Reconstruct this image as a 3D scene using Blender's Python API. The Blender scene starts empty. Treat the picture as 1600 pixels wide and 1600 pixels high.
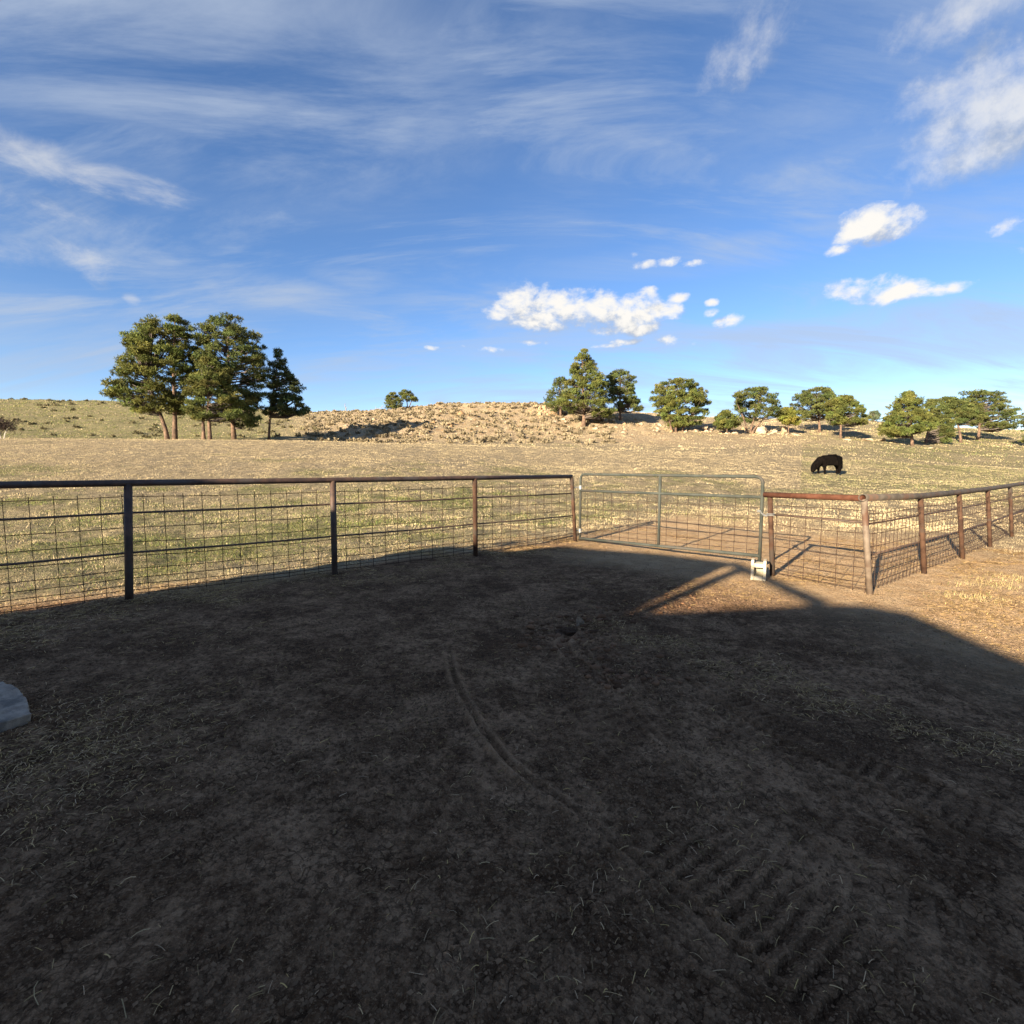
import bpy, math, random
import numpy as np
from mathutils import Vector, Matrix, noise as mnoise
R = math.radians
rng = np.random.default_rng(7)
random.seed(7)
sc = bpy.context.scene
col = sc.collection

# ------------------------------------------------------------------ camera
CAM_H = 1.5
PITCH = math.atan(68 / 800)
cd = bpy.data.cameras.new('camera')
cam = bpy.data.objects.new('camera', cd); col.objects.link(cam)
cam.location = (0, 0, CAM_H)
cam.rotation_euler = (R(90) - PITCH, 0, 0)
cd.sensor_width = 36; cd.sensor_height = 36; cd.sensor_fit = 'HORIZONTAL'
cd.lens = 18.0
cd.clip_start = 0.05; cd.clip_end = 4000
sc.camera = cam

# ------------------------------------------------------------------ light
SUN_EL = 16.8
SUN_AZ = 218.9                       # clockwise from +Y
SX, SY = -math.sin(R(SUN_AZ)), -math.cos(R(SUN_AZ))      # horizontal direction of travel of the light
SK = 1 / math.tan(R(SUN_EL))
ld = bpy.data.lights.new('sun', 'SUN'); ld.energy = 5.0; ld.angle = R(0.55); ld.color = (1.0, 0.85, 0.63)
sun = bpy.data.objects.new('sun', ld); col.objects.link(sun)
sun.rotation_euler = Vector((SX, SY, -math.tan(R(SUN_EL)))).to_track_quat('-Z', 'Y').to_euler()
sun.location = (-20, -25, 14)
sc.view_settings.view_transform = 'Standard'; sc.view_settings.look = 'None'
sc.view_settings.gamma = 1.0; sc.view_settings.use_curve_mapping = False
sc.view_settings.exposure = 1.76
EXPO = 2 ** sc.view_settings.exposure

def ray(px, py):
    X = (px - 800) / 800; Z = -(py - 800) / 800
    c, s = math.cos(PITCH), math.sin(PITCH)
    return Vector((X, c + Z * s, -s + Z * c))
def at(px, py, depth):
    d = ray(px, py); t = depth / d.y
    return Vector((d.x * t, depth, CAM_H + d.z * t))
def gp(px, py, h=0.0):
    d = ray(px, py); t = (h - CAM_H) / d.z
    return Vector((d.x * t, d.y * t, h))

# ------------------------------------------------------------------ world
w = bpy.data.worlds.new('World'); sc.world = w; w.use_nodes = True
try: w.cycles.sampling_method = 'MANUAL'; w.cycles.sample_map_resolution = 512
except Exception: pass

class NT:
    """small helper round a node tree"""
    def __init__(s, tree): s.t = tree; s.n = tree.nodes; s.l = tree.links
    def link(s, a, b): s.l.new(a, b)
    def put(s, sock, v):
        if v is None: return
        if isinstance(v, bpy.types.NodeSocket): s.l.new(v, sock)
        else: sock.default_value = v
    def math(s, op, a, b=None, c=None, clamp=False):
        n = s.n.new('ShaderNodeMath'); n.operation = op; n.use_clamp = clamp
        s.put(n.inputs[0], a); s.put(n.inputs[1], b)
        if c is not None: s.put(n.inputs[2], c)
        return n.outputs[0]
    def vmath(s, op, a, b=None, scale=None):
        n = s.n.new('ShaderNodeVectorMath'); n.operation = op
        s.put(n.inputs[0], a); s.put(n.inputs[1], b)
        if scale is not None: s.put(n.inputs[3], scale)
        return n.outputs['Value'] if op in ('DOT_PRODUCT', 'LENGTH', 'DISTANCE') else n.outputs[0]
    def noise(s, vec, scale, detail=4, rough=0.55, dist=0.0):
        n = s.n.new('ShaderNodeTexNoise'); s.put(n.inputs['Vector'], vec)
        n.inputs['Scale'].default_value = scale; n.inputs['Detail'].default_value = detail
        n.inputs['Roughness'].default_value = rough; n.inputs['Distortion'].default_value = dist
        return n.outputs['Fac']
    def voronoi(s, vec, scale, feature='F1'):
        n = s.n.new('ShaderNodeTexVoronoi'); n.feature = feature; s.put(n.inputs['Vector'], vec)
        n.inputs['Scale'].default_value = scale
        return n.outputs['Distance']
    def mix(s, f, a, b, op='MIX'):
        n = s.n.new('ShaderNodeMix'); n.data_type = 'RGBA'; n.blend_type = op
        s.put(n.inputs[0], f)
        s.put(n.inputs[6], a if isinstance(a, bpy.types.NodeSocket) else (*a, 1)[:4])
        s.put(n.inputs[7], b if isinstance(b, bpy.types.NodeSocket) else (*b, 1)[:4])
        return n.outputs[2]
    def step(s, x, lo, hi):
        n = s.n.new('ShaderNodeMapRange'); n.interpolation_type = 'SMOOTHSTEP'
        s.put(n.inputs[0], x); n.inputs[1].default_value = lo; n.inputs[2].default_value = hi
        n.inputs[3].default_value = 0; n.inputs[4].default_value = 1
        return n.outputs[0]
    def attr(s, name):
        n = s.n.new('ShaderNodeAttribute'); n.attribute_name = name
        return n.outputs['Fac']
    def attrc(s, name):
        n = s.n.new('ShaderNodeAttribute'); n.attribute_name = name
        return n.outputs['Color']

def blob_sum(T, vec, blobs):
    """largest of soft ellipsoids round given sky directions (1 in the middle, 0 at the rim)"""
    out = None
    for (px, py, rx, ry, *k) in blobs:
        d = ray(px, py); L = d.length; d.normalize()
        v = T.vmath('SUBTRACT', vec, tuple(d))
        ax, az = rx / 800 / L, ry / 800 / L
        v = T.vmath('MULTIPLY', v, (1 / ax, 0.6 / ax, 1 / az))
        q = T.vmath('DOT_PRODUCT', v, v)
        b = T.math('SUBTRACT', k[0] if k else 1.0, q)
        out = b if out is None else T.math('MAXIMUM', out, b)
    return out

# (px, py, half width, half height, weight) of the puffy clouds, and of the softer ones
CUMULUS = [(775,488,28,13,.75),(830,478,50,36),(880,484,58,33),(935,490,68,32),(985,488,52,28),(1032,487,38,16,.75),(1012,461,26,14,.8),(1060,464,20,10,.8),
           (1000,515,34,13,.8),(985,535,36,7,.65),(1040,532,38,10,.7),(1137,502,24,12,.85),(1112,489,14,8,.6),
           (1113,473,12,7,.6),(1083,535,10,8,.6),(770,546,32,7,.6),(835,535,26,6,.62),(678,544,20,5,.55),(945,541,30,5,.5),(724,540,10,4,.5),
           (1366,348,50,32),(1340,362,32,18,.9),(1308,392,26,9,.75),(1350,452,44,24),(1400,458,56,16,.9),(1470,452,44,11,.8),(1320,462,30,12,.6),
           (1005,414,26,9,.62),(1045,408,24,10,.45),(1083,412,22,7,.62),(990,397,16,7,.5),(1580,348,26,16,.6),(1594,390,14,10,.6)]
SOFT = [(1165,75,90,72,.62),(1215,55,90,50,.42),(1575,185,130,90,.95),(1560,120,150,85,.6),(1550,235,105,48,1.0),(1490,30,150,42,.55),(1440,45,90,40,.4),
        (150,280,150,32,.75),(60,250,130,40,.75),(220,300,90,26,.7),(80,320,190,50,.45),(130,400,56,30,.6),(155,435,26,28,.5),
        (205,467,14,11,.85),(20,395,50,30,.6)]
def cloud_group(name, blobs, kind):
    t = bpy.data.node_groups.new(name, 'ShaderNodeTree')
    t.interface.new_socket('Vector', in_out='INPUT', socket_type='NodeSocketVector')
    t.interface.new_socket('Density', in_out='OUTPUT', socket_type='NodeSocketFloat')
    G = NT(t); gi = t.nodes.new('NodeGroupInput'); go = t.nodes.new('NodeGroupOutput'); gv = gi.outputs[0]
    if kind == 'puffy':
        st = G.vmath('MULTIPLY', gv, (1.0, 1.0, 1.5))
        n1 = G.noise(st, 17.0, 7, 0.6, 0.25); n2 = G.noise(st, 46.0, 5, 0.6)
        nn = G.math('ADD', G.math('MULTIPLY', G.math('SUBTRACT', n1, 0.5), 4.1), G.math('MULTIPLY', G.math('SUBTRACT', n2, 0.5), 1.3))
    elif kind == 'ragged':
        n1 = G.noise(gv, 6.5, 9, 0.62, 0.35); n2 = G.noise(gv, 30.0, 6, 0.65)
        nn = G.math('ADD', G.math('MULTIPLY', G.math('SUBTRACT', n1, 0.5), 3.2), G.math('MULTIPLY', G.math('SUBTRACT', n2, 0.5), 1.2))
    else:
        m1 = G.noise(G.vmath('MULTIPLY', gv, (1.0, 1.0, 2.6)), 8.0, 9, 0.66, 0.7)
        nn = G.math('MULTIPLY', G.math('SUBTRACT', m1, 0.5), 3.0)
    G.link(G.math('ADD', blob_sum(G, gv, blobs), nn), go.inputs[0])
    return t
W = NT(w.node_tree); bg = w.node_tree.nodes['Background']
tc = W.n.new('ShaderNodeTexCoord'); dvec = tc.outputs['Generated']
sep = W.n.new('ShaderNodeSeparateXYZ'); W.link(dvec, sep.inputs[0])
sky = W.n.new('ShaderNodeTexSky'); sky.sky_type = 'NISHITA'; sky.sun_disc = False
sky.sun_elevation = R(SUN_EL); sky.sun_rotation = R(SUN_AZ); sky.altitude = 1700; sky.air_density = 1.0; sky.dust_density = 0.1; sky.ozone_density = 2.0
SKY_STRENGTH = 0.062
skyc = W.vmath('SCALE', sky.outputs[0], scale=SKY_STRENGTH)
hs = W.n.new('ShaderNodeHueSaturation'); hs.inputs['Saturation'].default_value = 1.14; hs.inputs['Value'].default_value = 1.0
W.link(skyc, hs.inputs['Color']); skyc = W.vmath('MULTIPLY', hs.outputs['Color'], (.96, .915, 1.0))
# the sky is as bright behind the hills as all round; below the horizon stays earth-dark
# mirrored direction: the same kind of clouds go on behind
ay = W.math('ABSOLUTE', sep.outputs[1])
cmb = W.n.new('ShaderNodeCombineXYZ'); W.link(sep.outputs[0], cmb.inputs[0]); W.link(ay, cmb.inputs[1]); W.link(sep.outputs[2], cmb.inputs[2])
dv = cmb.outputs[0]
# thin cirrus veil on a high plane
den = W.math('ADD', sep.outputs[2], 0.30)
pl = W.vmath('DIVIDE', dv, None)
pln = pl.node; cm2 = W.n.new('ShaderNodeCombineXYZ')
for i in range(3): W.link(den, cm2.inputs[i])
W.link(cm2.outputs[0], pln.inputs[1])
def streaks(rot, scl, loc, sc_, det=9, ro=.6, di=.9):
    mp = W.n.new('ShaderNodeMapping'); mp.inputs['Rotation'].default_value = (0, 0, R(rot)); mp.inputs['Scale'].default_value = (*scl, 1.0); mp.inputs['Location'].default_value = (*loc, 0)
    W.link(pl, mp.inputs[0]); return W.noise(mp.outputs[0], sc_, det, ro, di)
c1 = streaks(-20, (.62, 2.5), (1.3, .4), 1.7, 11, .64, .55)
c3 = streaks(42, (.6, 2.3), (5.2, .6), 1.6, 11, .64, .5)
c2 = streaks(18, (.7, 1.5), (3.1, 1.7), .9, 4, .5, .4)
cir = W.math('MULTIPLY', W.step(c1, 0.43, 0.72), W.step(c2, 0.28, 0.58))
cir = W.math('MAXIMUM', cir, W.math('MULTIPLY', W.step(c3, 0.45, 0.72), W.step(c2, 0.68, 0.40)))
cir = W.math('MULTIPLY', cir, 0.82)
veil = blob_sum(W, dv, [(330,90,560,210,1.0),(1330,120,420,300,.5),(80,560,420,150,.7),(420,460,190,36,1.0),(1150,395,380,32,1.0),(1200,555,640,60,1.2),(700,600,500,50,.9),(560,435,90,20,.9),(430,215,170,60,.7),(880,330,200,120,.4)])
veil = W.math('MULTIPLY', W.step(veil, -0.15, 1.0), W.math('MULTIPLY', W.step(c1, 0.34, 0.68), 0.75))
cir = W.math('MAXIMUM', cir, veil)
K = 1 / EXPO
def kc(r, g, b): return (r * K, g * K, b * K)
thin = W.mix(cir, skyc, kc(.50, .59, .74))
W.link(thin, bg.inputs[0]); bg.inputs[1].default_value = 1.0
shader = bg.outputs[0]
# each bank of cloud fills its own window of the sky (worked out only inside it)
uq = W.math('DIVIDE', sep.outputs[0], W.math('MAXIMUM', sep.outputs[1], 0.01)); vq = W.math('DIVIDE', sep.outputs[2], W.math('MAXIMUM', sep.outputs[1], 0.01))
def uv(px, py): d = ray(px, py); return d.x / d.y, d.z / d.y
BANKS = [('puffy', (600, 360, 1220, 580), [b for b in CUMULUS if b[0] < 1230]),
         ('puffy', (1240, 313, 1760, 505), [b for b in CUMULUS if b[0] >= 1230]),
         ('ragged', (1000, -260, 2000, 313), [b for b in SOFT if b[0] > 900]),
         ('wispy', (-500, 120, 420, 520), [b for b in SOFT if b[0] < 900])]
for n_, (kind, (x0, y0, x1, y1), blobs) in enumerate(BANKS):
    gt = cloud_group('cloud_%s_%d' % (kind, n_), blobs, kind)
    def dens(v, gt=gt):
        g = W.n.new('ShaderNodeGroup'); g.node_tree = gt; W.link(v, g.inputs[0]); return g.outputs[0]
    toward = (-0.014, 0.0, 0.026) if kind == 'puffy' else (-0.02, 0.0, 0.035)
    d0 = dens(dvec); d1 = dens(W.vmath('ADD', dvec, toward))
    if kind == 'puffy':
        cov = W.step(d0, -0.10, 1.15); lit = W.step(W.math('SUBTRACT', d0, W.math('MULTIPLY', d1, 0.85)), -0.75, 0.60)
        cc = W.mix(lit, kc(.46, .51, .60), kc(1.0, .97, .92))
    elif kind == 'ragged':
        cov = W.math('MULTIPLY', W.step(d0, -0.05, 1.5), 0.86); lit = W.step(W.math('SUBTRACT', d0, d1), -0.6, 0.5)
        cc = W.mix(lit, kc(.42, .47, .55), kc(.86, .86, .86))
    else:
        cov = W.math('MULTIPLY', W.step(d0, 0.0, 1.6), 0.74); lit = W.step(W.math('SUBTRACT', d0, d1), -0.5, 0.4)
        cc = W.mix(lit, kc(.40, .47, .58), kc(.76, .77, .79))
    b2 = W.n.new('ShaderNodeBackground'); W.link(W.mix(cov, thin, cc), b2.inputs[0]); b2.inputs[1].default_value = 1.0
    (u0, v1), (u1, v0) = uv(x0, y0), uv(x1, y1)
    inn = W.math('GREATER_THAN', sep.outputs[1], 0.12)
    for t_ in (W.math('GREATER_THAN', uq, u0), W.math('LESS_THAN', uq, u1), W.math('GREATER_THAN', vq, v0), W.math('LESS_THAN', vq, v1)): inn = W.math('MULTIPLY', inn, t_)
    msw = W.n.new('ShaderNodeMixShader'); W.link(inn, msw.inputs[0]); W.link(shader, msw.inputs[1]); W.link(b2.outputs[0], msw.inputs[2]); shader = msw.outputs[0]
W.link(shader, W.n['World Output'].inputs[0])

sc.cycles.max_bounces = 6; sc.cycles.diffuse_bounces = 3; sc.cycles.transparent_max_bounces = 4
sc.cycles.use_denoising = True

# ------------------------------------------------------------------ helpers
def tag(o, label=None, cat=None, group=None, kind=None):
    if label: o['label'] = label
    if cat: o['category'] = cat
    if group: o['group'] = group
    if kind: o['kind'] = kind
    return o
def empty(name, loc=(0, 0, 0), rz=0):
    o = bpy.data.objects.new(name, None); col.objects.link(o); o.location = loc; o.rotation_euler = (0, 0, rz)
    o.empty_display_size = 0.2
    return o
def big_mesh(name, V, F, mat, parent=None, smooth=False, colors=None, floats=None):
    """V (n,3), F (m,k) numpy arrays -> one object"""
    V = np.ascontiguousarray(V, dtype=np.float32); F = np.ascontiguousarray(F, dtype=np.int32)
    me = bpy.data.meshes.new(name); k = F.shape[1]
    me.vertices.add(len(V)); me.vertices.foreach_set('co', V.ravel())
    me.loops.add(F.size); me.loops.foreach_set('vertex_index', F.ravel())
    me.polygons.add(len(F)); me.polygons.foreach_set('loop_start', np.arange(0, F.size, k, dtype=np.int32))
    try: me.polygons.foreach_set('loop_total', np.full(len(F), k, dtype=np.int32))
    except Exception: pass
    if smooth: me.polygons.foreach_set('use_smooth', np.ones(len(F), dtype=bool))
    me.update(calc_edges=True)
    if colors is not None:
        a = me.attributes.new('tint', 'FLOAT_COLOR', 'POINT')
        c4 = np.ones((len(V), 4), dtype=np.float32); c4[:, :3] = colors; a.data.foreach_set('color', c4.ravel())
    for nm, arr in (floats or {}).items():
        a = me.attributes.new(nm, 'FLOAT', 'POINT'); a.data.foreach_set('value', np.ascontiguousarray(arr, dtype=np.float32))
    me.materials.append(mat)
    o = bpy.data.objects.new(name, me); col.objects.link(o)
    if parent: o.parent = parent
    return o
class MB:
    """collects boxes and tubes into one mesh"""
    def __init__(s): s.v = []; s.f = []
    def tube(s, pts, rad, n=10, cap=True):
        pts = [Vector(p) for p in pts]
        rads = rad if isinstance(rad, (list, tuple)) else [rad] * len(pts)
        b0 = len(s.v); up = None
        for i, p in enumerate(pts):
            if i == 0: t = pts[1] - p
            elif i == len(pts) - 1: t = p - pts[i - 1]
            else: t = (pts[i + 1] - p).normalized() + (p - pts[i - 1]).normalized()
            t.normalize()
            if up is None: up = Vector((0, 0, 1)) if abs(t.z) < 0.9 else Vector((1, 0, 0))
            a = t.cross(up)
            if a.length < 1e-5: a = t.orthogonal()
            a.normalize(); b = a.cross(t).normalized(); up = b
            for k in range(n):
                an = 2 * math.pi * k / n
                s.v.append(p + (a * math.cos(an) + b * math.sin(an)) * rads[i])
        m = len(pts)
        for i in range(m - 1):
            for k in range(n):
                k2 = (k + 1) % n
                s.f.append((b0 + i * n + k, b0 + i * n + k2, b0 + (i + 1) * n + k2, b0 + (i + 1) * n + k))
        if cap:
            s.f.append(tuple(b0 + k for k in range(n))[::-1]); s.f.append(tuple(b0 + (m - 1) * n + k for k in range(n)))
        return s
    def box(s, c, size, rz=0.0):
        b0 = len(s.v); ca, sa = math.cos(rz), math.sin(rz)
        for dx in (-.5, .5):
            for dy in (-.5, .5):
                for dz in (-.5, .5):
                    x, y, z = dx * size[0], dy * size[1], dz * size[2]
                    s.v.append(Vector((c[0] + x * ca - y * sa, c[1] + x * sa + y * ca, c[2] + z)))
        for q in ((0,1,3,2),(4,6,7,5),(0,4,5,1),(2,3,7,6),(0,2,6,4),(1,5,7,3)): s.f.append(tuple(b0 + i for i in q))
        return s
    def poly(s, pts):
        b0 = len(s.v); s.v += [Vector(p) for p in pts]; s.f.append(tuple(range(b0, b0 + len(pts))))
    def prism(s, pts, off):
        """closed solid: a flat outline pushed along off"""
        n = len(pts); b0 = len(s.v); off = Vector(off)
        s.v += [Vector(p) for p in pts] + [Vector(p) + off for p in pts]
        s.f.append(tuple(range(b0, b0 + n))); s.f.append(tuple(range(b0 + 2 * n - 1, b0 + n - 1, -1)))
        for i in range(n):
            j = (i + 1) % n; s.f.append((b0 + j, b0 + i, b0 + n + i, b0 + n + j))
    def build(s, name, mat, parent=None, smooth=False, bevel=0.0):
        me = bpy.data.meshes.new(name); me.from_pydata([tuple(v) for v in s.v], [], s.f); me.update()
        me.materials.append(mat)
        if smooth:
            for p in me.polygons: p.use_smooth = True
        o = bpy.data.objects.new(name, me); col.objects.link(o)
        if parent: o.parent = parent
        if bevel:
            m = o.modifiers.new('bevel', 'BEVEL'); m.width = bevel; m.segments = 2; m.limit_method = 'ANGLE'
        return o

# numpy value noise
_perm = np.random.default_rng(11).random((256, 256)).astype(np.float32)
def vnoise(x, y):
    xi = np.floor(x).astype(np.int64); yi = np.floor(y).astype(np.int64)
    fx = x - xi; fy = y - yi; fx = fx * fx * (3 - 2 * fx); fy = fy * fy * (3 - 2 * fy)
    a = _perm[xi & 255, yi & 255]; b = _perm[(xi + 1) & 255, yi & 255]
    c_ = _perm[xi & 255, (yi + 1) & 255]; d = _perm[(xi + 1) & 255, (yi + 1) & 255]
    return (a * (1 - fx) + b * fx) * (1 - fy) + (c_ * (1 - fx) + d * fx) * fy
def fbm(x, y, oct=4, gain=0.5):
    s = 0; a = 1; t = 0
    for i in range(oct):
        s = s + a * (vnoise(x * 2 ** i + 17.3 * i, y * 2 ** i + 9.1 * i) - 0.5); t += a; a *= gain
    return s / t * 2                       # about -1..1
def sstep(x, lo, hi):
    t = np.clip((x - lo) / (hi - lo), 0, 1); return t * t * (3 - 2 * t)

# ------------------------------------------------------------------ materials
def new_mat(name):
    m = bpy.data.materials.new(name); m.use_nodes = True
    T = NT(m.node_tree); p = m.node_tree.nodes['Principled BSDF']
    p.inputs['Roughness'].default_value = 0.9; p.inputs['Specular IOR Level'].default_value = 0.2
    tcn = T.n.new('ShaderNodeTexCoord')
    return m, T, p, tcn.outputs['Object']
def bump(T, p, h, strength=0.5, dist=0.02):
    b = T.n.new('ShaderNodeBump'); b.inputs['Strength'].default_value = strength; b.inputs['Distance'].default_value = dist
    T.link(h, b.inputs['Height']); T.link(b.outputs[0], p.inputs['Normal'])
def mottled(name, a, b, scale=8, rough=0.85, spec=0.2, metal=0.0, bstr=0.3, bdist=0.005, c3=None, thr=(0.35, 0.65)):
    m, T, p, v = new_mat(name)
    n = T.noise(v, scale, 7, 0.62)
    cc = T.mix(T.step(n, *thr), a, b)
    if c3:
        n3 = T.noise(v, scale * 0.37, 5, 0.6, 0.5); cc = T.mix(T.step(n3, 0.5, 0.66), cc, c3)
    T.link(cc, p.inputs['Base Color']); p.inputs['Roughness'].default_value = rough
    p.inputs['Specular IOR Level'].default_value = spec; p.inputs['Metallic'].default_value = metal
    bump(T, p, T.noise(v, scale * 4, 6, 0.65), bstr, bdist)
    return m
M = {}
M['dark_rust'] = mottled('dark_rusted_pipe', (.048, .030, .024), (.095, .055, .037), 9, .62, .4, c3=(.075, .06, .052))
M['rust'] = mottled('rusted_pipe', (.045, .024, .016), (.088, .048, .030), 8, .85, .12, c3=(.062, .048, .038))
M['red_rust'] = mottled('red_rusted_pipe', (.068, .027, .016), (.118, .049, .029), 10, .85, .12)
M['grey_pipe'] = mottled('weathered_grey_pipe', (.060, .050, .040), (.100, .084, .068), 7, .8, .2, c3=(.11, .065, .045))
M['tan_pipe'] = mottled('tan_scaled_pipe', (.11, .078, .055), (.19, .148, .11), 7, .7, .3, c3=(.10, .052, .032))
M['wire'] = mottled('rusted_wire', (.036, .023, .017), (.068, .041, .029), 20, .9, .08)
M['rod'] = mottled('rusted_rod', (.06, .04, .032), (.12, .075, .05), 14, .6, .35)
M['gate'] = mottled('green_grey_gate_tube', (.044, .049, .041), (.068, .073, .062), 5, .75, .2, metal=.0, bstr=.12, c3=(.075, .066, .055))
M['galv'] = mottled('galvanised_chain', (.24, .24, .23), (.36, .36, .34), 30, .5, .5, metal=.4)
M['block'] = mottled('cream_concrete', (.52, .46, .33), (.66, .60, .45), 26, .95, .1, bstr=.6, bdist=.004, c3=(.44, .36, .24))
M['bark'] = mottled('pine_bark', (.10, .066, .048), (.22, .145, .10), 3.2, .95, .1, bstr=.8, bdist=.05, c3=(.075, .055, .045))
M['limb'] = mottled('grey_limb', (.09, .072, .06), (.17, .14, .12), 4, .95, .1)
M['deadwood'] = mottled('weathered_wood', (.20, .17, .145), (.34, .30, .26), 5, .95, .1)
M['palestem'] = mottled('pale_stem', (.42, .38, .33), (.58, .53, .46), 5, .95, .1)
M['rock'] = mottled('pale_sandstone', (.33, .24, .16), (.50, .40, .29), 1.6, .95, .12, bstr=.8, bdist=.06, c3=(.24, .18, .13))
M['rock_orange'] = mottled('orange_sandstone', (.36, .22, .115), (.50, .34, .20), 1.6, .95, .12, bstr=.8, bdist=.06, c3=(.25, .16, .10))
M['slab'] = mottled('grey_concrete_slab', (.26, .205, .155), (.38, .31, .24), 16, .95, .15, bstr=.7, bdist=.008, c3=(.17, .145, .12))
M['barn_wall'] = mottled('barn_metal_siding', (.28, .25, .21), (.33, .30, .25), 2, .6, .4)
M['barn_roof'] = mottled('barn_metal_roof', (.30, .30, .30), (.36, .35, .34), 2, .5, .4)
M['timber'] = mottled('timber', (.20, .14, .09), (.30, .22, .15), 4, .9, .1)
M['mud'] = mottled('dark_mud', (.085, .048, .028), (.17, .105, .066), 14, .95, .1, bstr=.9, bdist=.02)
def tint_mat(name, trans=0.0, rough=0.9, spec=0.1):
    m, T, p, v = new_mat(name)
    cc = T.attrc('tint'); T.link(cc, p.inputs['Base Color']); p.inputs['Roughness'].default_value = rough
    p.inputs['Specular IOR Level'].default_value = spec
    if trans:
        tb = T.n.new('ShaderNodeBsdfTranslucent'); T.link(cc, tb.inputs[0])
        ms = T.n.new('ShaderNodeMixShader'); ms.inputs[0].default_value = trans
        T.link(p.outputs[0], ms.inputs[1]); T.link(tb.outputs[0], ms.inputs[2])
        T.link(ms.outputs[0], T.n['Material Output'].inputs[0])
    return m
M['needles'] = tint_mat('pine_needles', 0.22, .75, .15)
M['grass'] = tint_mat('grass_blades', 0.15)
M['straw'] = tint_mat('straw', 0.10)
M['scrub'] = tint_mat('scrub_leaves', 0.15)

# ------------------------------------------------------------------ terrain
RT2 = math.sqrt(0.5)
def ground_at(px, py): return gp(px, py)
def hz(py, depth): return at(800, py, depth).z
COLS = {   # photo column : (distance, photo row of the ground there)
    -300: [(45,684),(55,683),(70,676),(100,640),(125,620),(150,640)],
    0:    [(45,685),(52,687),(62,686),(74,678),(100,645),(125,622),(150,640)],
    200:  [(45,686),(52,688),(62,686),(76,679),(100,651),(125,625),(150,645)],
    330:  [(45,687),(52,689),(62,687),(78,678),(100,655),(122,633),(150,652)],
    480:  [(45,689),(53,691),(62,690),(72,681),(85,665),(100,653),(118,643),(150,652)],
    580:  [(46,692),(54,695),(62,692),(71,677),(82,661),(98,650),(112,644),(150,655)],
    700:  [(46,695),(54,697),(62,692),(70,676),(79,657),(92,641),(108,631),(150,646)],
    840:  [(48,699),(55,699),(66,687),(78,668),(86,652),(94,630),(150,645)],
    930:  [(48,702),(56,701),(66,687),(76,671),(84,655),(92,640),(105,640),(150,650)],
    1030: [(50,704),(58,701),(66,690),(75,674),(80,668),(95,655),(110,648),(150,656)],
    1180: [(50,709),(60,700),(68,688),(76,676),(82,671),(95,663),(115,655),(150,662)],
    1330: [(34,744),(50,716),(62,699),(70,690),(78,683),(90,672),(115,654),(150,662)],
    1450: [(34,748),(50,723),(62,706),(70,697),(80,690),(92,681),(115,668),(150,673)],
    1600: [(34,752),(50,729),(62,714),(72,704),(85,693),(100,682),(120,672),(150,676)],
    2000: [(34,756),(50,734),(62,722),(72,714),(85,702),(100,692),(120,684),(150,686)],
}
NEAR = {-300:[(8,0.0),(12,.20),(20,1.0),(32,2.55)], 0:[(7,0.0),(12,.24),(20,1.05),(32,2.55)], 480:[(8.5,0.0),(13,.22),(20,.95),(32,2.4)],
        700:[(10,0.0),(14,.18),(20,.75),(32,2.1)], 900:[(11.5,0.0),(15,.14),(22,.65),(34,1.75)], 1180:[(12,0.0),(16,.12),(22,.35),(34,1.35)],
        1330:[(13,0.0),(22,.30)], 1600:[(15,0.0),(24,.3)], 2000:[(16,0.0),(24,.25)]}
ks = sorted(COLS); nk = sorted(NEAR)
LD = np.linspace(math.log(4), math.log(700), 500)
tab = []
for k in ks:
    kk = min(nk, key=lambda q: abs(q - k))
    near = NEAR[kk]
    pts = [(4, 0.0)] + near + [(d, hz(y, d)) for d, y in COLS[k] if d > near[-1][0]]
    last = pts[-1]
    pts += [(220, last[1] - 3), (400, last[1] - 9), (700, last[1] - 16)]
    lx = np.array([math.log(p[0]) for p in pts]); hy = np.array([p[1] for p in pts])
    hh = np.interp(LD, lx, hy)
    ker = np.hanning(15); ker /= ker.sum()
    hh = np.convolve(np.pad(hh, 7, mode='edge'), ker, mode='valid')
    tab.append(hh)
tab = np.array(tab)
PXG = np.arange(-300, 2001, 10)
TAB = np.array([np.interp(PXG, ks, tab[:, j]) for j in range(len(LD))]).T       # (px, ld)
ker = np.hanning(13); ker /= ker.sum()
TAB = np.apply_along_axis(lambda a: np.convolve(np.pad(a, 6, mode='edge'), ker, mode='valid'), 0, TAB)
def Hbase(x, y):
    x = np.asarray(x, dtype=np.float64); y = np.asarray(y, dtype=np.float64)
    yd = np.maximum(y, 1.0)
    px = np.clip(800 + 800 * 1.003 * x / yd, -300, 2000 - 1e-6)
    fi = (px + 300) / 10; i0 = np.minimum(fi.astype(int), len(PXG) - 2); fx = fi - i0
    fj = (np.log(np.clip(yd, 4, 699)) - LD[0]) / (LD[1] - LD[0]); j0 = np.minimum(fj.astype(int), len(LD) - 2); fy = fj - j0
    return (TAB[i0, j0] * (1 - fx) + TAB[i0 + 1, j0] * fx) * (1 - fy) + (TAB[i0, j0 + 1] * (1 - fx) + TAB[i0 + 1, j0 + 1] * fx) * fy
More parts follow.
